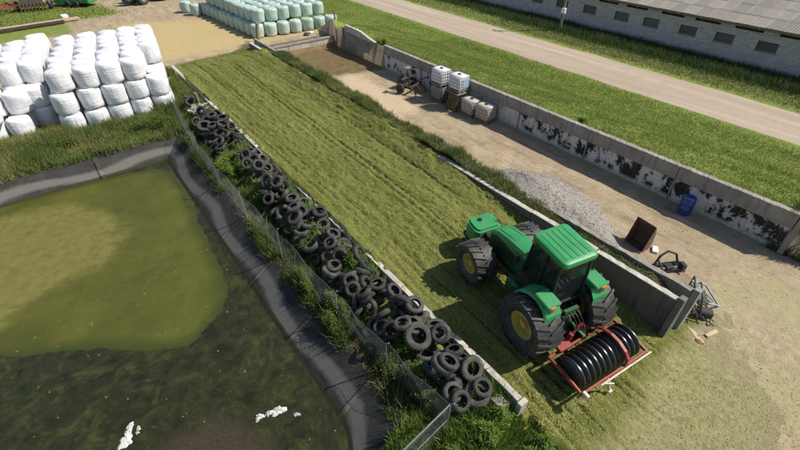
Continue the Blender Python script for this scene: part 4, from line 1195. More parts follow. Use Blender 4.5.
# ------------------------------------------------------------------ wire fence
def fence():
    pts = [(4.95, 33.0), (4.45, 28.5), (4.2, 24.6), (4.15, 21.0), (4.18, 17.4), (4.28, 13.9), (4.45, 9.6), (4.62, 6.8), (4.8, 4.2), (2.4, 4.0), (0.0, 2.6)]
    H = 1.5
    root = empty('wire_fence', (4.8, 4.2, 0), label='sagging wire mesh fence on thin posts between pond and tyres', cat='fence')
    o0 = Vector((4.8, 4.2, 0))
    zs = [float(ground_z(*p)) for p in pts]
    r = np.random.default_rng(3)
    tops = []
    for (x, y), z in zip(pts, zs):
        b = B(); ln = (r.normal() * .05, r.normal() * .06)
        a = Vector((x, y, z - .1)) - o0; t = Vector((x + ln[0], y + ln[1], z + H + .08)) - o0
        b.cyl(a, t, .026, 8); b.cyl(t, t + Vector((.05, -.1, .1)), .022, 8)
        b.obj('fence_post', MAT['galv'], root, True); tops.append((a + Vector((0, 0, .12)), t))
    for k in range(len(pts) - 1):
        a0, t0 = tops[k]; a1, t1 = tops[k + 1]
        L = (t1 - t0).length; step = .13
        V = []; F = []
        def P_(u, v):
            p = (a0 + (a1 - a0) * u) * (1 - v) + (t0 + (t1 - t0) * u) * v
            sag = .10 * math.sin(PI * u) * v
            return p + Vector((.05 * math.sin(u * 9 + k) * v * (1 - u) * 2, .0, -sag))
        def wire(p, q, w=.002):
            d = (q - p).normalized(); s1 = d.orthogonal().normalized() * w; s2 = d.cross(s1)
            n_ = len(V)
            for e in (p, q):
                for g in (s1, s1 * -.5 + s2 * .87, s1 * -.5 - s2 * .87): V.append(tuple(e + g))
            for i in range(3):
                j = (i + 1) % 3; F.append((n_ + i, n_ + j, n_ + 3 + j, n_ + 3 + i))
        nW = int((L + H) / step)
        for sgn in (1, -1):
            for i in range(-int(H / step) - 1, int(L / step) + int(H / step) + 2):
                s0 = i * step / L; ds = sgn * H / L
                u0, u1, v0, v1 = s0, s0 + ds, 0.0, 1.0
                # clip to the panel
                def clip(u0, v0, u1, v1):
                    if (u0 < 0 and u1 < 0) or (u0 > 1 and u1 > 1): return None
                    def cut(ua, va, ub, vb):
                        if ua < 0: t = (0 - ua) / (ub - ua); return 0, va + (vb - va) * t
                        if ua > 1: t = (1 - ua) / (ub - ua); return 1, va + (vb - va) * t
                        return ua, va
                    a_ = cut(u0, v0, u1, v1); b_ = cut(u1, v1, u0, v0)
                    return a_, b_
                c = clip(u0, v0, u1, v1)
                if c is None: continue
                (ua, va), (ub, vb) = c
                if abs(va - vb) < .03: continue
                vm = (va + vb) / 2; um = (ua + ub) / 2
                p, m_, q = P_(ua, va), P_(um, vm), P_(ub, vb)
                wire(p, m_); wire(m_, q)
        for v in (.02, .98):
            us = np.linspace(0, 1, 9)
            for u0, u1 in zip(us[:-1], us[1:]): wire(P_(u0, v), P_(u1, v), .006)
        me = bpy.data.meshes.new('wire_mesh'); me.from_pydata(V, [], F); me.update()
        link_mesh('wire_mesh', me, MAT['galv'], root)
        if k >= 8:
            b = B(); b.cyl(t0, t1, .02, 8); b.cyl(a0 * .5 + t0 * .5, a1 * .5 + t1 * .5, .014, 6); b.obj('fence_rail', MAT['galv'], root, True)
fence()
# ------------------------------------------------------------------ tractor
def wheel(parent, x, y, R, W, rimR, side, nlug=22):
    """tyre with chevron lugs (> rim > hub); side -1 left, +1 right"""
    w = W / 2
    b = B()
    prof = [(-w * .70, rimR), (-w * .93, rimR + (R - rimR) * .3), (-w, rimR + (R - rimR) * .62), (-w * .93, R * .915), (-w * .6, R * .932), (0, R * .938), (w * .6, R * .932), (w * .93, R * .915), (w, rimR + (R - rimR) * .62), (w * .93, rimR + (R - rimR) * .3), (w * .70, rimR), (w * .55, rimR + .03), (-w * .55, rimR + .03)]
    b.lathe(prof, 44, 'x', closed=True)
    for i in range(nlug):
        for sg in (-1, 1):
            a = 2 * PI * (i + (.5 if sg > 0 else 0)) / nlug
            # lug runs from the centre line out over the shoulder, swept back
            n = 4; V = []
            for q in range(n):
                f = q / (n - 1)
                xx = sg * (w * (-.04 + 1.06 * f)); rr_ = R * (1.0 - .025 * f ** 3); da = .30 * f * .8
                hw = (.036 + .016 * f)
                rb = R * .90 - (.05 * R * (f > .9))
                for (rad, s_) in ((rb, -1), (rr_, -.75), (rr_, .75), (rb, 1)):
                    an = a - da + s_ * hw / R
                    V.append((xx, -rad * math.sin(an), rad * math.cos(an)))
            F = []
            for q in range(n - 1):
                for e in range(3): F.append((q * 4 + e, q * 4 + e + 1, q * 4 + 5 + e, q * 4 + 4 + e))
            F.append((0, 1, 2, 3)); F.append(((n - 1) * 4 + 3, (n - 1) * 4 + 2, (n - 1) * 4 + 1, (n - 1) * 4))
            b.add(V, F)
    t = b.obj('wheel', MAT['rubber'], parent, False, (x, y, R))
    r = B()
    s = side
    r.lathe([(s * w * .72, rimR + .012), (s * w * .76, rimR - .02), (s * w * .5, rimR - .05), (s * w * .22, rimR - .08), (s * w * .15, rimR * .62), (s * w * .30, rimR * .42), (s * w * .34, rimR * .22), (s * w * .40, 0.0)], 32, 'x')
    r.lathe([(-s * w * .72, rimR + .012), (-s * w * .5, rimR - .05), (-s * w * .3, 0)], 32, 'x')
    ro = r.obj('rim', MAT['yellow'], t, True)
    h = B(); h.lathe([(s * w * .42, .13), (s * w * .60, .12), (s * w * .62, 0)], 16, 'x')
    for k in range(8):
        a = k * PI / 4; h.cyl((s * w * .3, .2 * math.cos(a), .2 * math.sin(a)), (s * w * .42, .2 * math.cos(a), .2 * math.sin(a)), .018, 6)
    h.obj('hub', MAT['yellow'], t)
    return t

def make_tractor(name, label):
    T = empty(name, (0, 0, 0), label=label, cat='tractor')
    G, GD, K = MAT['green'], MAT['green_dark'], MAT['black']
    for s in (-1, 1):
        wheel(T, s * 1.06, 0, 1.0, .98, .46, s, 20)
        wheel(T, s * 1.10, 3.0, .80, .82, .37, s, 18)
    # chassis
    b = B(); b.box((0, .6, .95), (.62, 1.9, .6)); b.box((0, 2.5, .95), (.5, 2.4, .45)); b.box((0, -.15, 1.0), (.75, .7, .65)); b.obj('chassis', K, T)
    b = B(); b.lathe([(-1.0, .13), (-.35, .2), (.35, .2), (1.0, .13)], 16, 'x', Matrix.Translation((0, 0, 1.0))); b.obj('rear_axle', K, T, True)
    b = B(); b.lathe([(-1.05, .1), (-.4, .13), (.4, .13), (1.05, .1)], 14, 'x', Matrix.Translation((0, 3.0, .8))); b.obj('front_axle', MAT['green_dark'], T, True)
    # bonnet: lofted sections along y: (y, half width, bottom z, side z, top z)
    secs = [(1.28, .37, 1.15, 2.0, 2.2), (1.8, .375, 1.12, 1.98, 2.18), (2.5, .375, 1.08, 1.88, 2.09), (3.05, .37, 1.05, 1.76, 1.96), (3.32, .35, 1.05, 1.62, 1.80), (3.42, .31, 1.08, 1.5, 1.64)]
    def loft(secs, ring, name, mat):
        V = []; F = []; n = len(ring(secs[0]))
        for s in secs:
            for (px_, pz_) in ring(s): V.append((px_, s[0], pz_))
        for i in range(len(secs) - 1):
            for q in range(n - 1): F.append((i * n + q, i * n + q + 1, (i + 1) * n + q + 1, (i + 1) * n + q))
        F.append(tuple(range(n))); F.append(tuple((len(secs) - 1) * n + q for q in range(n))[::-1])
        b = B(); b.add(V, F); return b.obj(name, mat, T, True)
    hood = loft(secs, lambda s: [(-s[1], s[3]), (-s[1] * .985, s[3] + .10), (-s[1] * .86, s[4] - .025), (-s[1] * .5, s[4]), (0, s[4] + .012), (s[1] * .5, s[4]), (s[1] * .86, s[4] - .025), (s[1] * .985, s[3] + .10), (s[1], s[3])], 'bonnet', G)
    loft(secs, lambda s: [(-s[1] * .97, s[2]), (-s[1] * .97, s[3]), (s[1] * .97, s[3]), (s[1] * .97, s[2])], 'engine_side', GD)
    for s in (-1, 1):
        b = B()
        for k in range(9): b.box((s * .368, 1.95 + k * .115, 1.5 - k * .012), (.012, .07, .42), ch=.003)
        b.obj('side_grille', K, hood)
        b = B(); b.box((s * .376, 2.35, 1.86), (.01, 1.0, .035), ch=.002); b.obj('yellow_stripe', MAT['yellow'], hood)
        b = B(); b.box((s * .2, 3.425, 1.45), (.16, .03, .1)); b.obj('headlight', MAT['ibc_white'], hood)
    b = B(); b.box((0, 3.40, 1.24), (.5, .06, .36))
    for k in range(6): b.box((0, 3.435, 1.1 + k * .055), (.48, .02, .018), ch=.003)
    b.obj('front_grille', K, hood)
    # two crease lines pressed into the bonnet
    for s in (-1, 1):
        b = B(); b.prism([(1.3, 2.21), (2.5, 2.105), (3.1, 1.965), (3.1, 1.95), (2.5, 2.085), (1.3, 2.19)], s * .19 - .015, s * .19 + .015, 'x'); b.obj('bonnet_crease', G, hood)
    # front ballast block on the front linkage
    b = B(); b.box((0, 3.62, 1.0), (.46, .5, .36)); b.cyl((-.3, 3.4, .75), (-.3, 3.95, .85), .05, 8); b.cyl((.3, 3.4, .75), (.3, 3.95, .85), .05, 8); b.obj('front_linkage', K, T)
    b = B()
    poly = [(-.52, 3.88), (-.57, 4.02), (-.55, 4.5), (-.42, 4.68), (.46, 4.68), (.58, 4.5), (.6, 4.25), (.38, 4.17), (.38, 4.03), (.56, 3.95), (.46, 3.8), (-.44, 3.8)]
    b.prism(poly, .62, 1.22, 'z'); fb = b.obj('front_ballast', G, T)
    b = B(); b.prism([(p * .86, 4.33 + (q - 4.33) * .82) for p, q in poly], 1.215, 1.29, 'z'); b.obj('ballast_lid', G, fb)
    b = B(); b.box((0, 4.3, .55), (1.1, .8, .2)); b.obj('ballast_foot', K, fb)
    b = B(); b.lathe([(1.28, .09), (1.34, .08), (1.34, 0)], 14, 'z', Matrix.Translation((-.1, 4.4, 0))); b.obj('lifting_eye', K, fb)
    # cab
    CAB0 = set(T.children)
    x0, x1 = -.62, .62; yr, yf = -.25, 1.22; zf, zt = 1.55, 3.16
    b = B(); b.box((0, .5, 1.42), (1.28, 1.5, .34)); b.box((0, .5, 1.2), (1.0, 1.4, .3)); b.obj('cab_floor', K, T)
    b = B()
    cor = {(-1, 0): (-.62, -.28), (1, 0): (.62, -.28), (-1, 1): (-.50, 1.24), (1, 1): (.50, 1.24)}
    top = {(-1, 0): (-.60, -.12), (1, 0): (.60, -.12), (-1, 1): (-.56, 1.06), (1, 1): (.56, 1.06)}
    for key in cor:
        c, t_ = cor[key], top[key]; b.cyl((c[0], c[1], zf), (t_[0], t_[1], zt), .045, 6)
    for s in (-1, 1):
        b.cyl((s * .65, .42, zf), (s * .62, .40, zt), .035, 6); b.cyl((s * .62, -.28, zf + .02), (s * .5, 1.24, zf + .02), .04, 6)
    b.cyl((-.62, -.28, zf), (.62, -.28, zf), .04, 6); b.cyl((-.5, 1.24, zf), (.5, 1.24, zf), .04, 6)
    b.obj('cab_frame', K, T)
    def pane(name, pts):
        c_ = sum((Vector(p) for p in pts), Vector()) / 4
        me = bpy.data.meshes.new(name); me.from_pydata([tuple(c_ + (Vector(p) - c_) * .97) for p in pts], [], [(0, 1, 2, 3)]); me.update()
        o = link_mesh(name, me, MAT['glass'], T); so = o.modifiers.new('t', 'SOLIDIFY'); so.thickness = .012; return o
    C3 = lambda d, k, z: (d[k][0], d[k][1], z)
    pane('windscreen', [C3(cor, (-1, 1), zf), C3(cor, (1, 1), zf), C3(top, (1, 1), zt), C3(top, (-1, 1), zt)])
    pane('rear_window', [C3(cor, (-1, 0), zf), C3(cor, (1, 0), zf), C3(top, (1, 0), zt), C3(top, (-1, 0), zt)])
    for s in (-1, 1): pane('side_window', [C3(cor, (s, 0), zf), C3(cor, (s, 1), zf), C3(top, (s, 1), zt), C3(top, (s, 0), zt)])
    # roof: rounded slab with pressed ribs
    b = B()
    def rr(hw, y0, y1, c, n=4):
        pts = []
        for (cx, cy, a0) in ((hw - c, y1 - c, 0), (-hw + c, y1 - c, PI / 2), (-hw + c, y0 + c, PI), (hw - c, y0 + c, 3 * PI / 2)):
            for i in range(n + 1):
                a = a0 + PI / 2 * i / n; pts.append((cx + c * math.cos(a), cy + c * math.sin(a)))
        return pts
    lev = [(3.12, .56, -.22, 1.10), (3.17, .63, -.28, 1.18), (3.26, .65, -.29, 1.19), (3.34, .62, -.26, 1.16), (3.375, .55, -.19, 1.08)]
    V = []; F = []
    for (z, hw, a_, c_) in lev:
        for p in rr(hw, a_, c_, .14): V.append((p[0], p[1], z))
    n = 20
    for i in range(len(lev) - 1):
        for q in range(n): F.append((i * n + q, i * n + (q + 1) % n, (i + 1) * n + (q + 1) % n, (i + 1) * n + q))
    F.append(tuple(range(n))[::-1]); F.append(tuple((len(lev) - 1) * n + q for q in range(n)))
    b.add(V, F); roof = b.obj('cab_roof', G, T, True)
    for k in range(5):
        b = B(); b.box((-.41 + .205 * k, .445, 3.374), (.13, 1.16, .03), ch=.013); b.obj('roof_rib', G, roof)
    for s in (-1, 1):
        b = B(); b.box((s * .42, 1.19, 3.21), (.16, .04, .07)); b.obj('work_light', MAT['steel'], roof)
    # seat, wheel
    b = B(); b.box((0, .25, 1.75), (.5, .5, .16), ch=.04); b.box((0, .02, 2.1), (.48, .14, .65), ch=.04); b.obj('seat', MAT['cord'], T)
    b = B(); b.cyl((0, 1.0, 1.6), (0, .78, 2.0), .03, 8); b.lathe([(-.012, .19), (.012, .2), (-.012, .21)], 20, 'z', Matrix.Translation((0, .76, 2.02)) @ Matrix.Rotation(.5, 4, 'X'), True); b.obj('steering_wheel', K, T)
    for o in set(T.children) - CAB0: o.location.y += .16; o.location.z += .10
    # rear mudguards
    for s in (-1, 1):
        V = []; F = []
        arc = [(-.62, 1.58), (-.56, 1.86), (-.36, 2.10), (-.05, 2.20), (.3, 2.13), (.62, 1.9), (.85, 1.58)]
        for (yy, zz) in arc:
            for (xx, dz) in ((s * .62, 0), (s * .62, .03), (s * 1.16, .03), (s * 1.22, -.05), (s * 1.18, -.06), (s * 1.14, 0)): V.append((xx, yy, zz + dz))
        m = 6
        for i in range(len(arc) - 1):
            for q in range(m): F.append((i * m + q, i * m + (q + 1) % m, (i + 1) * m + (q + 1) % m, (i + 1) * m + q))
        F.append(tuple(range(m))); F.append(tuple((len(arc) - 1) * m + q for q in range(m))[::-1])
        b = B(); b.add(V, F); f = b.obj('mudguard', K if False else G, T)
        b = B(); b.box((s * .92, -.18, 2.24), (.52, .62, .14), ch=.05); b.obj('mudguard_pod', G, f)
        b = B(); b.box((s * .98, -.50, 2.20), (.2, .05, .1)); b.obj('tail_light', MAT['orange'], f)
        b = B(); b.box((s * .98, -.505, 2.08), (.12, .03, .08)); b.obj('reflector', MAT['red'], f)
    # tanks, steps, exhaust, mirrors, beacon
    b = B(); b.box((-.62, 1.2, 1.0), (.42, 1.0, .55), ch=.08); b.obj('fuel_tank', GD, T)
    b = B(); b.box((.6, 1.2, 1.0), (.38, .9, .5), ch=.05); b.obj('battery_box', K, T)
    b = B()
    for k in range(4): b.box((-.92, .92, .55 + k * .26), (.22, .36, .03))
    b.box((-.98, .74, .95), (.03, .03, .95)); b.box((-.98, 1.1, .95), (.03, .03, .95)); b.obj('step_ladder', K, T)
    b = B(); b.cyl((.52, 1.4, 1.5), (.52, 1.4, 2.8), .075, 12); b.cyl((.52, 1.4, 2.8), (.52, 1.36, 3.15), .05, 12); b.obj('exhaust', K, T, True)
    for s in (-1, 1):
        b = B(); b.cyl((s * .55, 1.2, 2.7), (s * .95, 1.3, 2.66), .014, 6); b.box((s * .98, 1.3, 2.5), (.16, .05, .32), ch=.02); b.obj('mirror', K, T)
    b = B(); b.cyl((-.55, 1.12, 3.1), (-.62, 1.2, 3.2), .02, 6); b.lathe([(3.2, .05), (3.29, .045), (3.31, .0)], 12, 'z', Matrix.Translation((-.63, 1.21, -.02))); b.obj('beacon', MAT['orange'], T)
    # three-point linkage
    for s in (-1, 1):
        b = B(); b.cyl((s * .3, -.4, .8), (s * .42, -1.05, .62), .045, 8); b.cyl((s * .3, -.3, 1.35), (s * .42, -.85, .68), .03, 8); b.cyl((s * .3, -.1, 1.42), (s * .32, -.55, 1.38), .06, 8); b.cyl((s * .32, -.55, 1.38), (s * .40, -.75, .80), .025, 8)
        b.obj('lower_link', K, T)
    b = B(); b.cyl((0, -.45, 1.15), (.12, -1.12, 1.0), .04, 8); b.obj('top_link', G, T)
    b = B()
    for k in range(4):
        a = (-.2 + .13 * k); b.tube([(a, -.42, 1.55), (a + .05, -.65, 1.42), (a + .12, -.85, 1.15), (.2, -1.1, .95)], .014, 6)
    b.obj('hydraulic_hose', K, T)
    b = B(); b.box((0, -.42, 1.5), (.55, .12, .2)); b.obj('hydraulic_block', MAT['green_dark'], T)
    b = B(); b.box((0, -.5, .62), (.3, .3, .12)); b.obj('hitch', MAT['black'], T)
    return T
TYAW = math.radians(-11.5)
trac = make_tractor('tractor', 'large green tractor with ribbed roof and yellow wheel rims packing the silage')
fx, fy = -math.sin(TYAW), math.cos(TYAW)
AX = (9.64, 4.55)
zr = float(sil_z(np.array(AX[0]), np.array(AX[1]))) - .06
zfr = float(sil_z(np.array(AX[0] + 3 * fx), np.array(AX[1] + 3 * fy))) - .06
tp = math.atan2(zfr - zr, 3.0)
trac.location = (AX[0], AX[1], zr)
trac.rotation_euler = (Matrix.Rotation(TYAW, 3, 'Z') @ Matrix.Rotation(tp, 3, 'X')).to_euler()
print('tractor z', zr, zfr, math.degrees(tp))
t2 = copy_tree(trac)
t2['label'] = 'second green tractor parked at the far yard, mostly out of the picture'
t2.location = (13.2, 71.2, 0); t2.rotation_euler = (0, 0, math.radians(115))

# ------------------------------------------------------------------ ring roller behind the tractor
def roller():
    R_ = empty('ring_roller', (0, 0, 0), label='black ring roller in a red frame behind the green tractor', cat='roller')
    RD, GB = MAT['red'], MAT['gloss_black']
    N = 12; w = 2.62 / N; Rr = .54
    for k in range(N):
        x = -1.31 + w * k
        b = B()
        b.lathe([(0, .28), (.0, Rr - .15), (w * .14, Rr - .13), (w * .30, Rr - .03), (w * .44, Rr), (w * .60, Rr), (w * .74, Rr - .03), (w * .90, Rr - .13), (w * .985, Rr - .15), (w * .985, .28)], 40, 'x', Matrix.Translation((x, 0, Rr)))
        b.obj('roller_ring', GB, R_, True)
    b = B(); b.cyl((-1.5, 0, Rr), (1.5, 0, Rr), .07, 12); b.lathe([(-1.30, 0), (-1.30, .42), (-1.28, .42)], 24, 'x', Matrix.Translation((-.005, 0, Rr))); b.lathe([(1.31, 0), (1.31, .42), (1.29, .42)], 24, 'x', Matrix.Translation((.005, 0, Rr))); b.obj('axle', MAT['black'], R_)
    b = B(); b.box((0, .66, .62), (2.94, .08, .08)); b.obj('front_beam', RD, R_)
    b = B(); b.box((0, -.64, .60), (2.94, .07, .07)); b.obj('rear_beam', RD, R_)
    b = B(); b.box((.45, -.72, .56), (2.3, .05, .05)); b.obj('rear_bar', MAT['pale_bar'], R_)
    for s in (-1, 1):
        b = B(); b.prism([(-.68, .55), (.70, .56), (.70, .66), (.12, .70), (-.12, .70), (-.68, .64)], s * 1.44 - .025, s * 1.44 + .025, 'x'); b.lathe([(0, .13), (.05, .13), (.05, 0)], 12, 'x', Matrix.Translation((s * 1.47, 0, Rr))); b.obj('side_plate', RD, R_)
    # red hoop over the drum
    V = []; F = []
    arc = [(.70, .66), (.66, .98), (.45, 1.16), (.15, 1.24), (-.15, 1.22), (-.45, 1.10), (-.64, .92), (-.68, .62)]
    c0 = (0, .62)
    for (yy, zz) in arc:
        d = Vector((yy - c0[0], zz - c0[1])).normalized()
        for (xx, k) in ((.38, 0), (.48, 0), (.48, .07), (.38, .07)): V.append((xx, yy - d.x * k, zz - d.y * k))
    for i in range(len(arc) - 1):
        for q in range(4): F.append((i * 4 + q, i * 4 + (q + 1) % 4, i * 4 + 4 + (q + 1) % 4, i * 4 + 4 + q))
    b = B(); b.add(V, F); b.obj('hoop', RD, R_)
    # headstock towards the tractor
    b = B(); b.box((-.55, .80, .82), (.12, .14, .5)); b.box((.15, .80, .82), (.12, .14, .5)); b.cyl((-.5, .8, 1.0), (-.2, .86, 1.3), .05, 8); b.cyl((.1, .8, 1.0), (-.2, .86, 1.3), .05, 8); b.box((-.85, .72, .76), (.5, .3, .1)); b.obj('headstock', RD, R_)
    b = B(); b.cyl((-.35, -.68, .58), (-.22, -.86, .06), .03, 8); b.cyl((-.62, -.70, .56), (-.10, -.82, .30), .022, 8); b.box((-.2, -.88, .04), (.16, .09, .03)); b.obj('parking_stand', MAT['pale_bar'], R_)
    b = B(); b.box((-1.4, -.72, .66), (.1, .2, .16)); b.obj('bracket', MAT['pale_bar'], R_)
    return R_
ro = roller()
rx_, ry_ = math.cos(TYAW), math.sin(TYAW)
cxr, cyr = AX[0] + .45 * rx_ - 1.58 * fx, AX[1] + .45 * ry_ - 1.58 * fy
ro.location = (cxr, cyr, float(sil_z(np.array(cxr), np.array(cyr))) + .02)
ro.rotation_euler = (Matrix.Rotation(TYAW + math.radians(5), 3, 'Z') @ Matrix.Rotation(tp * 1.3, 3, 'X')).to_euler()

# ------------------------------------------------------------------ tanks and scrap along the back wall
def ibc(x, y, z, mat, label, rot=0, blue=False):
    root = empty('caged_tank', (x, y, z), (0, 0, rot), label=label, cat='tank', group='caged liquid tanks by the retaining wall')
    b = B(); b.box((0, 0, .62), (.98, 1.08, .92), ch=.09)
    b.obj('bottle', mat, root, True)
    b = B(); b.lathe([(1.07, .12), (1.13, .12), (1.14, .10), (1.14, 0)], 16, 'z'); b.obj('cap', MAT['black'], root)
    b = B(); hx_, hy_ = .505, .56
    for k in range(5):
        zz = .2 + k * .215
        for s in (-1, 1): b.cyl((-hx_, s * hy_, zz), (hx_, s * hy_, zz), .011, 5); b.cyl((s * hx_, -hy_, zz), (s * hx_, hy_, zz), .011, 5)
    for k in range(6):
        u = -1 + 2 * k / 5
        for s in (-1, 1): b.cyl((u * hx_, s * hy_, .14), (u * hx_, s * hy_, 1.08), .011, 5); b.cyl((s * hx_, u * hy_, .14), (s * hx_, u * hy_, 1.08), .011, 5)
    for u in (-.35, .35): b.cyl((u, -hy_, 1.1), (u, hy_, 1.1), .012, 5)
    b.obj('cage', MAT['galv'], root)
    b = B(); b.box((0, 0, .11), (1.0, 1.14, .04))
    for u in (-.42, 0, .42): b.box((u, 0, .045), (.12, 1.12, .085))
    b.obj('pallet', MAT['wood'], root)
    if blue:
        b = B(); b.box((.1, -.567, .62), (.55, .012, .55), ch=.002); b.obj('label_plate', MAT['label_blue'], root)
    return root
ibc(20.85, 18.35, 0, MAT['ibc_beige'], 'yellowed caged tank on the ground, nearest the camera', .06)
ibc(20.75, 19.6, 0, MAT['ibc_beige'], 'yellowed caged tank on the ground beside the dark timber rack', -.03)
ibc(20.85, 21.05, 1.20, MAT['ibc_white'], 'white caged tank with a blue plate on the dark timber rack', .02, True)
ibc(20.75, 22.75, 1.17, MAT['ibc_white'], 'white caged tank stacked on top of a grey one', .0)
ibc(20.8, 22.8, 0, simple('grey_tank_plastic', (.2, .2, .19), (.3, .3, .28), 2, .5, .15, .01, dirt=(.1, .09, .07), dirt_amt=.6), 'grimy grey caged tank under the left white tank', .05)
rk = empty('timber_rack', (20.8, 21.05, 0), label='dark timber and steel rack carrying a white tank', cat='rack')
for xx in (-.5, .5):
    for yy in (-.55, .55):
        b = B(); b.box((xx, yy, .56), (.1, .1, 1.12)); b.obj('leg', MAT['dark_rust'], rk)
b = B(); b.box((0, 0, 1.15), (1.15, 1.25, .08)); b.obj('deck', MAT['wood'], rk)
mt = simple('mossy_board', (.07, .065, .02), (.14, .125, .045), 4, .9, .4, .006)
for k in range(4):
    b = B(); b.box((0, 0, .62), (.06, .15, 1.25)); b.obj('board', mt, rk, loc=(-.72 - .02 * k, -.5 + .24 * k, 0), rot=(.02 * k, .22, 0))
b = B(); b.cyl((-.5, -.55, .2), (.5, -.55, .9), .03, 6); b.cyl((-.5, .55, .3), (-.5, -.55, .8), .03, 6); b.obj('brace', MAT['dark_rust'], rk)

# old implement left of the tanks
im = empty('scrap_implement', (20.2, 24.9, 0), (0, 0, .3), label='dark rusty implement with bent arms left of the tanks', cat='implement')
b = B(); b.box((0, 0, .55), (1.5, .14, .14)); b.box((0, .75, .5), (1.3, .12, .12)); b.box((-.6, .38, .52), (.12, .8, .12)); b.box((.6, .38, .52), (.12, .8, .12)); b.obj('frame', MAT['dark_rust'], im)
for k, (xx, hh) in enumerate(((-.65, .55), (.0, .5), (.6, .55))):
    b = B(); b.cyl((xx, 0, .55), (xx - .1, -.5, .3), .05, 8); b.cyl((xx - .1, -.5, .3), (xx - .1, -.55, 0.0), .05, 8, .03); b.obj('tine', MAT['dark_rust'], im)
b = B(); b.cyl((-.3, .3, .5), (-.35, .5, 1.7), .06, 8); b.cyl((-.35, .5, 1.7), (.35, .3, 1.55), .05, 8); b.obj('arm', MAT['dark_rust'], im)
b = B(); b.box((-.35, .6, 1.75), (.5, .35, .08), Matrix.Rotation(.06, 4, 'Y')); b.obj('seat_plate', MAT['steel'], im)
b = B(); b.cyl((.6, .3, .6), (1.0, -.5, 1.0), .05, 8); b.cyl((1.0, -.5, 1.0), (.3, -.9, .95), .04, 8); b.obj('drawbar', MAT['rust'], im)
for s in (-1, 1):
    b = B(); b.lathe([(-.06, .2), (-.08, .34), (0, .38), (.08, .34), (.06, .2)], 18, 'x', Matrix.Translation((s * .85, .8, .38)), True); b.lathe([(.0, .21), (.02, 0)], 12, 'x', Matrix.Translation((s * .85, .8, .38))); b.obj('wheel', MAT['tyre'], im, True)
b = B(); b.box((.2, 1.35, .4), (.7, .5, .75), ch=.05); b.cyl((.2, 1.35, .75), (.2, 1.35, 1.05), .12, 10); b.obj('engine_block', MAT['black'], im)

# blue barrel
bar = empty('barrel', (20.95, 5.35, 0), label='blue plastic barrel standing against the retaining wall', cat='barrel')
b = B(); b.lathe([(0.0, .0), (0, .26), (.03, .285), (.30, .29), (.32, .30), (.34, .29), (.58, .29), (.60, .30), (.62, .29), (.86, .285), (.92, .25), (.93, .24), (.90, .23), (.9, 0)], 28, 'z'); b.obj('body', MAT['blue'], bar, True)
b = B(); b.lathe([(.89, .25), (.915, .255), (.915, .22), (.895, .22)], 28, 'z', closed=True); b.obj('lid_ring', simple('pale_blue_lid', (.12, .16, .3), (.2, .25, .4), 4, .5, .1, .003), bar, True)

# gravel heap against the gravel-side wall
gxv = np.arange(14.15, 19.4, .07); gyv = np.arange(5.0, 14.4, .07)
def grav(x, y):
    c = 16.0 + .14 * (y - 9)
    t = np.clip((y - 5.4) / (13.6 - 5.4), 0, 1)
    hgt = 1.55 * np.sin(np.clip(t * 1.03, 0, 1) * PI) ** .6 * (.75 + .3 * np.sin(y * 1.3) * .3)
    wd = .55 + 2.1 * np.sin(t * PI) ** .8
    d = np.abs(x - c) / wd
    z = hgt * np.clip(1 - d, 0, 1) ** .9
    z = np.where(x < c, np.maximum(z, hgt * (1 - .42 * d)), z) * ((y > 5.4) & (y < 13.6))
    return z + (fbm(x * 3, y * 3, 130) - .5) * .12 + (vn(x * 14, y * 14, 131) - .5) * .05 - .07
gm_, _, _ = grid_mesh('gravel_heap', gxv, gyv, grav)
tag(link_mesh('gravel_heap', gm_, MAT['gravel']), 'heap of pale grey gravel against the middle wall', 'gravel', kind='stuff')
n = 9000
x, y = 14.25 + rng.random(n) * 5.0, 5.2 + rng.random(n) * 9
z = grav(x, y); k = z > -.02; x, y, z = x[k], y[k], z[k]; n = len(x)
oct_ = np.array([(1, 0, 0), (0, 1, 0), (-1, 0, 0), (0, -1, 0), (0, 0, .8), (0, 0, -.8)])
s = .012 + .022 * rng.random(n) ** 2
V = (oct_[None] * s[:, None, None] * (.7 + .6 * rng.random((n, 6, 1))) + np.stack([x, y, z + .008], -1)[:, None]).reshape(-1, 3)
tri = np.array([(0, 1, 4), (1, 2, 4), (2, 3, 4), (3, 0, 4), (1, 0, 5), (2, 1, 5), (3, 2, 5), (0, 3, 5)])
F = (tri[None] + 6 * np.arange(n)[:, None, None]).reshape(-1, 3)
tag(link_mesh('gravel_stones', np_mesh('gravel_stones', V, F), MAT['stone']), 'loose stones on the grey gravel heap', 'gravel', kind='stuff')
# pebbles over the yard
n = 2600
x = np.concatenate([14.4 + rng.random(n) * 6.8, 13 + rng.random(500) * 11]); y = np.concatenate([2 + rng.random(n) * 28, -4 + rng.random(500) * 6]); n = len(x)
z = ground_z(x, y)
s = .010 + .028 * rng.random(n) ** 4
V = (oct_[None] * s[:, None, None] * (.7 + .6 * rng.random((n, 6, 1))) + np.stack([x, y, z + .005], -1)[:, None]).reshape(-1, 3)
F = (tri[None] + 6 * np.arange(n)[:, None, None]).reshape(-1, 3)
tag(link_mesh('yard_pebbles', np_mesh('yard_pebbles', V, F), MAT['stone']), 'pebbles scattered over the dirt yard', 'pebbles', kind='stuff')

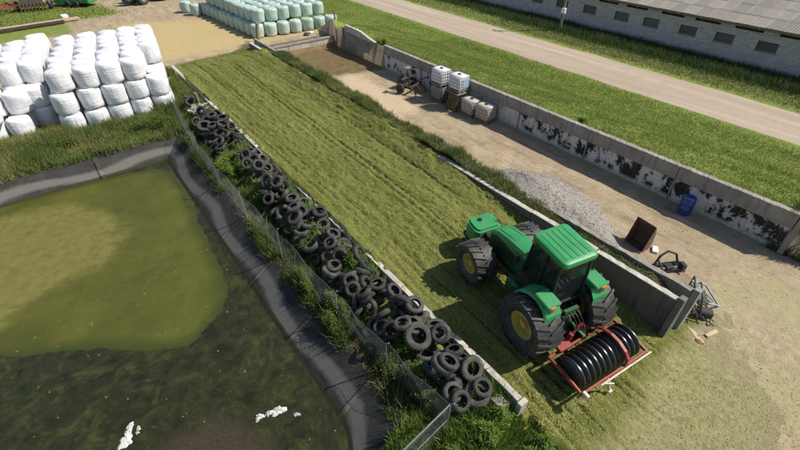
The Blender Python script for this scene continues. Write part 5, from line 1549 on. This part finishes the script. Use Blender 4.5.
# rusty loader bucket
bk = empty('loader_bucket', (16.75, 5.45, 0), (0, 0, math.radians(-98)), label='open rusty loader bucket standing on the dirt beside the gravel', cat='bucket')
bk.scale = (.70, .85, 1.1)
poly = [(-.05, 0.0), (.42, .04), (.60, .30), (.55, .75), (.36, 1.12)]
V = []; F = []
for xx in (-.62, .62):
    for (p, q) in poly: V.append((xx, p, q))
m = len(poly)
for q in range(m - 1): F.append((q, q + 1, m + q + 1, m + q))
b = B(); b.add(V, F); o = b.obj('shell', MAT['dark_rust'], bk); so = o.modifiers.new('t', 'SOLIDIFY'); so.thickness = .03
for s_ in (-1, 1):
    b = B(); b.prism(poly, s_ * .63 - .015, s_ * .63 + .015, 'x'); b.obj('side_plate', MAT['rust'], bk)
b = B(); b.box((0, -.07, .015), (1.3, .16, .03)); b.obj('cutting_edge', MAT['steel'], bk)
for s_ in (-1, 1):
    b = B(); b.prism([(.5, .9), (.72, .8), (.76, .4), (.6, .3)], s_ * .3 - .03, s_ * .3 + .03, 'x'); b.obj('mounting_bracket', MAT['dark_rust'], bk)
st = B(); st.box((0, 0, .05), (.42, .24, .1), ch=.03); o = st.obj('concrete_chunk', MAT['white'], None, loc=(17.25, 4.75, .0), rot=(0, 0, .5)); tag(o, 'small white slab lying beside the rusty bucket', 'slab')

# black linkage frame near the bucket
qh = empty('linkage_frame', (16.65, 4.0, 0), (0, 0, math.radians(-28)), label='black steel linkage frame lying in the dirt near the wall', cat='frame')
b = B(); b.tube([(-.55, 0, .08), (-.42, 0, .62), (-.1, .05, .78), (.28, 0, .62), (.55, 0, .08)], .045, 8); b.obj('bow', MAT['black'], qh)
b = B(); b.box((0, 0, .1), (1.2, .12, .14)); b.box((0, -.35, .1), (1.0, .1, .12)); b.obj('crossbar', MAT['black'], qh)
for xx in (-.4, .4):
    b = B(); b.cyl((xx, 0, .35), (xx * 1.1, -.55, .12), .04, 8); b.obj('strut', MAT['black'], qh)
b = B(); b.box((.5, -.3, .2), (.2, .3, .3), ch=.03); b.box((-.1, -.28, .24), (.35, .25, .12), ch=.03); b.obj('coupling', MAT['black'], qh)

# tangle of scrap at the end of the middle wall
sc_ = empty('scrap_metal', (15.2, 2.25, 0), (0, 0, math.radians(35)), label='tangled black pipes and blue-grey grid leaning at the wall end', cat='scrap metal')
b = B(); b.tube([(-.9, .3, .5), (-.5, .35, 1.15), (.1, .3, 1.25), (.7, .1, .95), (.95, 0, .3)], .03, 8); b.obj('bent_pipe', MAT['black'], sc_)
b = B(); b.tube([(-.7, -.1, .2), (-.3, 0, .9), (.35, -.05, 1.0), (.8, -.2, .6)], .028, 8); b.obj('bent_pipe', MAT['black'], sc_)
b = B()
M = Matrix.Translation((.55, -.45, .38)) @ Matrix.Rotation(.55, 4, 'X') @ Matrix.Rotation(.5, 4, 'Z')
for k in (-.45, .45): b.box((k, 0, 0), (.06, 1.0, .06), M); b.box((0, k, .002), (.84, .06, .06), M)
b.box((0, 0, .003), (.8, .05, .05), M @ Matrix.Rotation(.78, 4, 'Z')); b.obj('grid_frame', MAT['blue_grey'], sc_)
b = B()
for k in range(7): b.cyl((-.75 + .2 * k, -.6, .08 + .03 * (k % 3)), (-.55 + .2 * k, .45, .55 + .1 * (k % 2)), .02, 6)
for k in range(4): b.cyl((-.8, -.45 + .25 * k, .14 + .1 * k), (.75, -.5 + .25 * k, .2 + .1 * k), .02, 6)
b.obj('grating', MAT['black'], sc_)
b = B(); b.box((.15, .1, .62), (.75, .55, .05), Matrix.Rotation(.3, 4, 'X')); b.obj('sheet_plate', MAT['black'], sc_)
b = B(); b.box((-.35, -.3, .25), (.35, .5, .3), ch=.05); b.obj('coupling_box', MAT['dark_rust'], sc_)
for i, (xx, yy, l, w_, rz, lab) in enumerate(((14.0, 1.55, .75, .2, .9, 'broken pale board lying at the foot of the wall end'), (14.5, 1.25, .6, .14, -.2, 'short pale board lying apart beyond the broken one'))):
    b = B(); b.box((0, 0, .06), (l, w_, .06)); o = b.obj('board', MAT['wood_pale'], None, loc=(xx, yy, float(ground_z(xx, yy)) + .05), rot=(.1, .08, rz)); tag(o, lab, 'board')
b = B(); b.lathe([(0, .0), (.0, .14), (.08, .17), (.15, .10), (.17, 0)], 9, 'z'); o = b.obj('fallen_brick', MAT['rust'], None, loc=(13.75, 1.35, 0), rot=(.2, .1, .4)); tag(o, 'rusty brown lump beside the broken boards at the wall end', 'rubble')

# wooden stump post by the outer wall, bricks and plastic among the tyres
b = B(); b.box((0, 0, .75), (.22, .24, 1.5), ch=.03, taper=(.8, .85)); o = b.obj('wooden_post', MAT['wood'], None, loc=(6.35, 30.9, 0), rot=(.12, -.16, .3)); tag(o, 'leaning weathered wooden post at the low wall beside the flowers', 'post')
b = B(); b.box((0, 0, .85), (.26, .24, 1.7), ch=.03); o = b.obj('wooden_post', MAT['wood'], None, loc=(16.1, 44.6, 0), rot=(.1, .08, .3)); tag(o, 'grey wooden post in front of the first green bale', 'post')
for i, (xx, yy, lab) in enumerate(((4.98, 8.45, 'reddish stone by the fence post beside the tyres'), (5.45, 7.75, 'smaller reddish stone between two car tyres'))):
    b = B(); b.lathe([(0, 0), (.0, .13), (.1, .2), (.2, .15), (.25, 0)], 10, 'z', Matrix.Diagonal((1.2, .85, 1, 1))); o = b.obj('stone', simple('reddish_stone', (.3, .16, .09), (.42, .25, .15), 6, .9, .5, .01), None, True, loc=(xx, yy, float(ground_z(xx, yy)) + .12), rot=(.2, .1, i)); tag(o, lab, 'stone')
b = B(); b.lathe([(0, .0), (0, .22), (.1, .30), (.2, .2), (.22, .0)], 12, 'z'); o = b.obj('scrap_lump', MAT['dark_rust'], None, loc=(19.7, 41.1, .74), rot=(.1, 0, .2)); tag(o, 'dark lump of scrap on the earth behind the cross wall', 'scrap')
b = B(); b.box((0, 0, .06), (.4, .25, .12), ch=.03); o = b.obj('white_block', MAT['white'], None, loc=(20.4, 41.5, .74), rot=(0, 0, .4)); tag(o, 'small white block beside the dark lump behind the cross wall', 'block')
gp_ = empty('gate_post', (22.1, 39.6, 0), label='thin wooden gate post behind the far end of the retaining wall', cat='post')
b = B(); b.box((0, 0, 1.4), (.14, .14, 2.8)); b.obj('shaft', MAT['wood'], gp_); b = B(); b.box((0, 0, 2.82), (.18, .18, .05)); b.obj('cap', MAT['wood'], gp_)

# torn white film floating on the pond
def scrap(cx, cy, parts, label, seed):
    r = np.random.default_rng(seed); root = empty('floating_film', (cx, cy, WATER), label=label, cat='plastic film', group='white film floating on the pond')
    for (dx, dy, sx_, sy_, a) in parts:
        n1, n2 = 26, 5; V = [(0, 0, .07)]; F = []
        ph = r.random(5) * 6.28
        for j in range(1, n2 + 1):
            for i in range(n1):
                t = 2 * PI * i / n1; e = 1 + .22 * math.sin(2 * t + ph[0]) + .18 * math.sin(3 * t + ph[1]) + .16 * math.sin(7 * t + ph[2]) + .12 * r.standard_normal() * (j == n2)
                q = j / n2
                V.append((q * e * sx_ * math.cos(t), q * e * sy_ * math.sin(t), (.012 + .06 * (1 - q) + .05 * r.random() * (q < .95))))
        for i in range(n1): F.append((0, 1 + i, 1 + (i + 1) % n1))
        for j in range(n2 - 1):
            for i in range(n1):
                A_, B_ = 1 + j * n1, 1 + (j + 1) * n1; F.append((A_ + i, B_ + i, B_ + (i + 1) % n1, A_ + (i + 1) % n1))
        me = bpy.data.meshes.new('film_sheet'); me.from_pydata(V, [], F); me.update()
        link_mesh('film_sheet', me, MAT['film'], root, (dx, dy, 0), (0, 0, a))
scrap(-2.7, 10.15, [(0, 0, .17, .28, -.3), (.18, .36, .10, .09, .4), (.36, .12, .05, .09, 0), (.30, -.02, .04, .05, 1)], 'white film scrap on the dark water at the bottom edge', 4)
scrap(1.2, 8.25, [(-.42, .12, .14, .10, -.3), (-.12, .06, .13, .09, .2), (.16, -.05, .22, .15, -.6), (.55, -.5, .11, .06, -.9)], 'white film scrap on the dark water near the curved liner', 9)

# ------------------------------------------------------------------ machinery at the far yard edge
# green trailer
tr_ = empty('farm_trailer', (4.2, 73.2, 0), (0, 0, math.radians(-38)), label='green low box trailer at the far yard edge', cat='trailer')
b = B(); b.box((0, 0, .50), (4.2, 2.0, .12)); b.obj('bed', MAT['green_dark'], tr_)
for s in (-1, 1):
    b = B(); b.box((0, s * .98, .95), (4.2, .06, .95))
    for k in range(6): b.box((-2.0 + .8 * k, s * 1.03, .95), (.08, .06, 1.0))
    b.obj('side_board', MAT['green'], tr_)
for s in (-1, 1):
    b = B(); b.box((s * 2.08, 0, .95), (.06, 1.9, .93)); b.obj('end_board', MAT['green'], tr_)
    for xx in (-.5, .5):
        b = B(); b.lathe([(-.1, .2), (-.12, .32), (-.07, .38), (.07, .38), (.12, .32), (.1, .2)], 22, 'y', Matrix.Translation((xx, s * 1.18, .38)), True); b.lathe([(.0, .21), (.03, 0)], 14, 'y', Matrix.Translation((xx, s * 1.18, .38))); b.obj('wheel', MAT['rubber'], tr_, True)
b = B(); b.cyl((-2.1, .5, .5), (-3.4, 0, .45), .05, 8); b.cyl((-2.1, -.5, .5), (-3.4, 0, .45), .05, 8); b.obj('drawbar', MAT['black'], tr_)
# red tine implement
rt = empty('tine_harrow', (-3.9, 73.6, 0), (0, 0, .3), label='red harrow with rows of tines at the far left corner', cat='harrow')
for k in range(3):
    b = B(); b.box((0, -1 + k, .75), (4.4, .12, .12)); bm_ = b.obj('beam', MAT['red'], rt)
    for j in range(10):
        c = B(); c.tube([(-2 + .44 * j, -1 + k, .72), (-2 + .44 * j, -1.25 + k, .45), (-2 + .44 * j, -1.05 + k, .02)], .025, 6); c.obj('tine', MAT['rust'], bm_)
b = B(); b.box((-1.4, 0, .9), (.12, 2.4, .14)); b.box((1.4, 0, .9), (.12, 2.4, .14)); b.cyl((-.5, 1.2, .9), (0, 1.6, 1.8), .06, 8); b.cyl((.5, 1.2, .9), (0, 1.6, 1.8), .06, 8); b.obj('frame', MAT['red'], rt)
for s in (-1, 1):
    b = B(); b.cyl((s * 1.8, -.4, .9), (s * 1.7, .2, 2.3), .06, 8); b.obj('folding_arm', MAT['red'], rt)
# dusty pink seeder hopper on dark frame
sd = empty('seed_hopper', (-.3, 73.4, 0), (0, 0, -.2), label='dusty pinkish hopper machine between the harrow and the trailer', cat='hopper')
b = B(); b.prism([(-.8, 1.7), (.8, 1.7), (.45, .75), (-.45, .75)], -1.2, 1.2, 'x'); b.obj('hopper', MAT['pink'], sd)
b = B(); b.box((0, 0, .65), (2.9, 1.0, .2)); b.box((0, -.9, .55), (2.9, .1, .1)); b.obj('frame', MAT['dark_rust'], sd)
for k in range(8):
    b = B(); b.cyl((-1.3 + .37 * k, -.5, .9), (-1.3 + .37 * k, -.95, .1), .045, 6); b.obj('coulter', MAT['rust'], sd)
for s in (-1, 1):
    b = B(); b.lathe([(-.14, .3), (-.17, .5), (0, .58), (.17, .5), (.14, .3)], 20, 'x', Matrix.Translation((s * 1.7, .1, .56)), True); b.lathe([(0, .31), (.03, 0)], 12, 'x', Matrix.Translation((s * 1.7, .1, .56))); b.obj('wheel', MAT['rubber'], sd, True)
# long timbers
for i, (xx, yy, L, rz, lab) in enumerate(((-1.2, 64.3, 9.0, .10, 'long pale timber beam lying behind the white bales'), (-2.2, 63.5, 8.0, .12, 'long dark timber beam lying in front of the pale one'))):
    b = B(); b.box((0, 0, .16), (L, .3, .3), ch=.04); b2 = b.obj('timber_beam', MAT['wood_pale'] if i == 0 else MAT['dark_rust'], None, loc=(xx, yy, .05), rot=(0, 0, rz)); tag(b2, lab, 'beam')
b = B(); b.box((0, 0, .2), (.7, .5, .36), ch=.12); o = b.obj('feed_sack', MAT['white'], None, loc=(2.0, 65.6, .2), rot=(.1, .05, .3)); tag(o, 'white sack lying at the end of the pale timber beam', 'sack')
print('tyres', count)
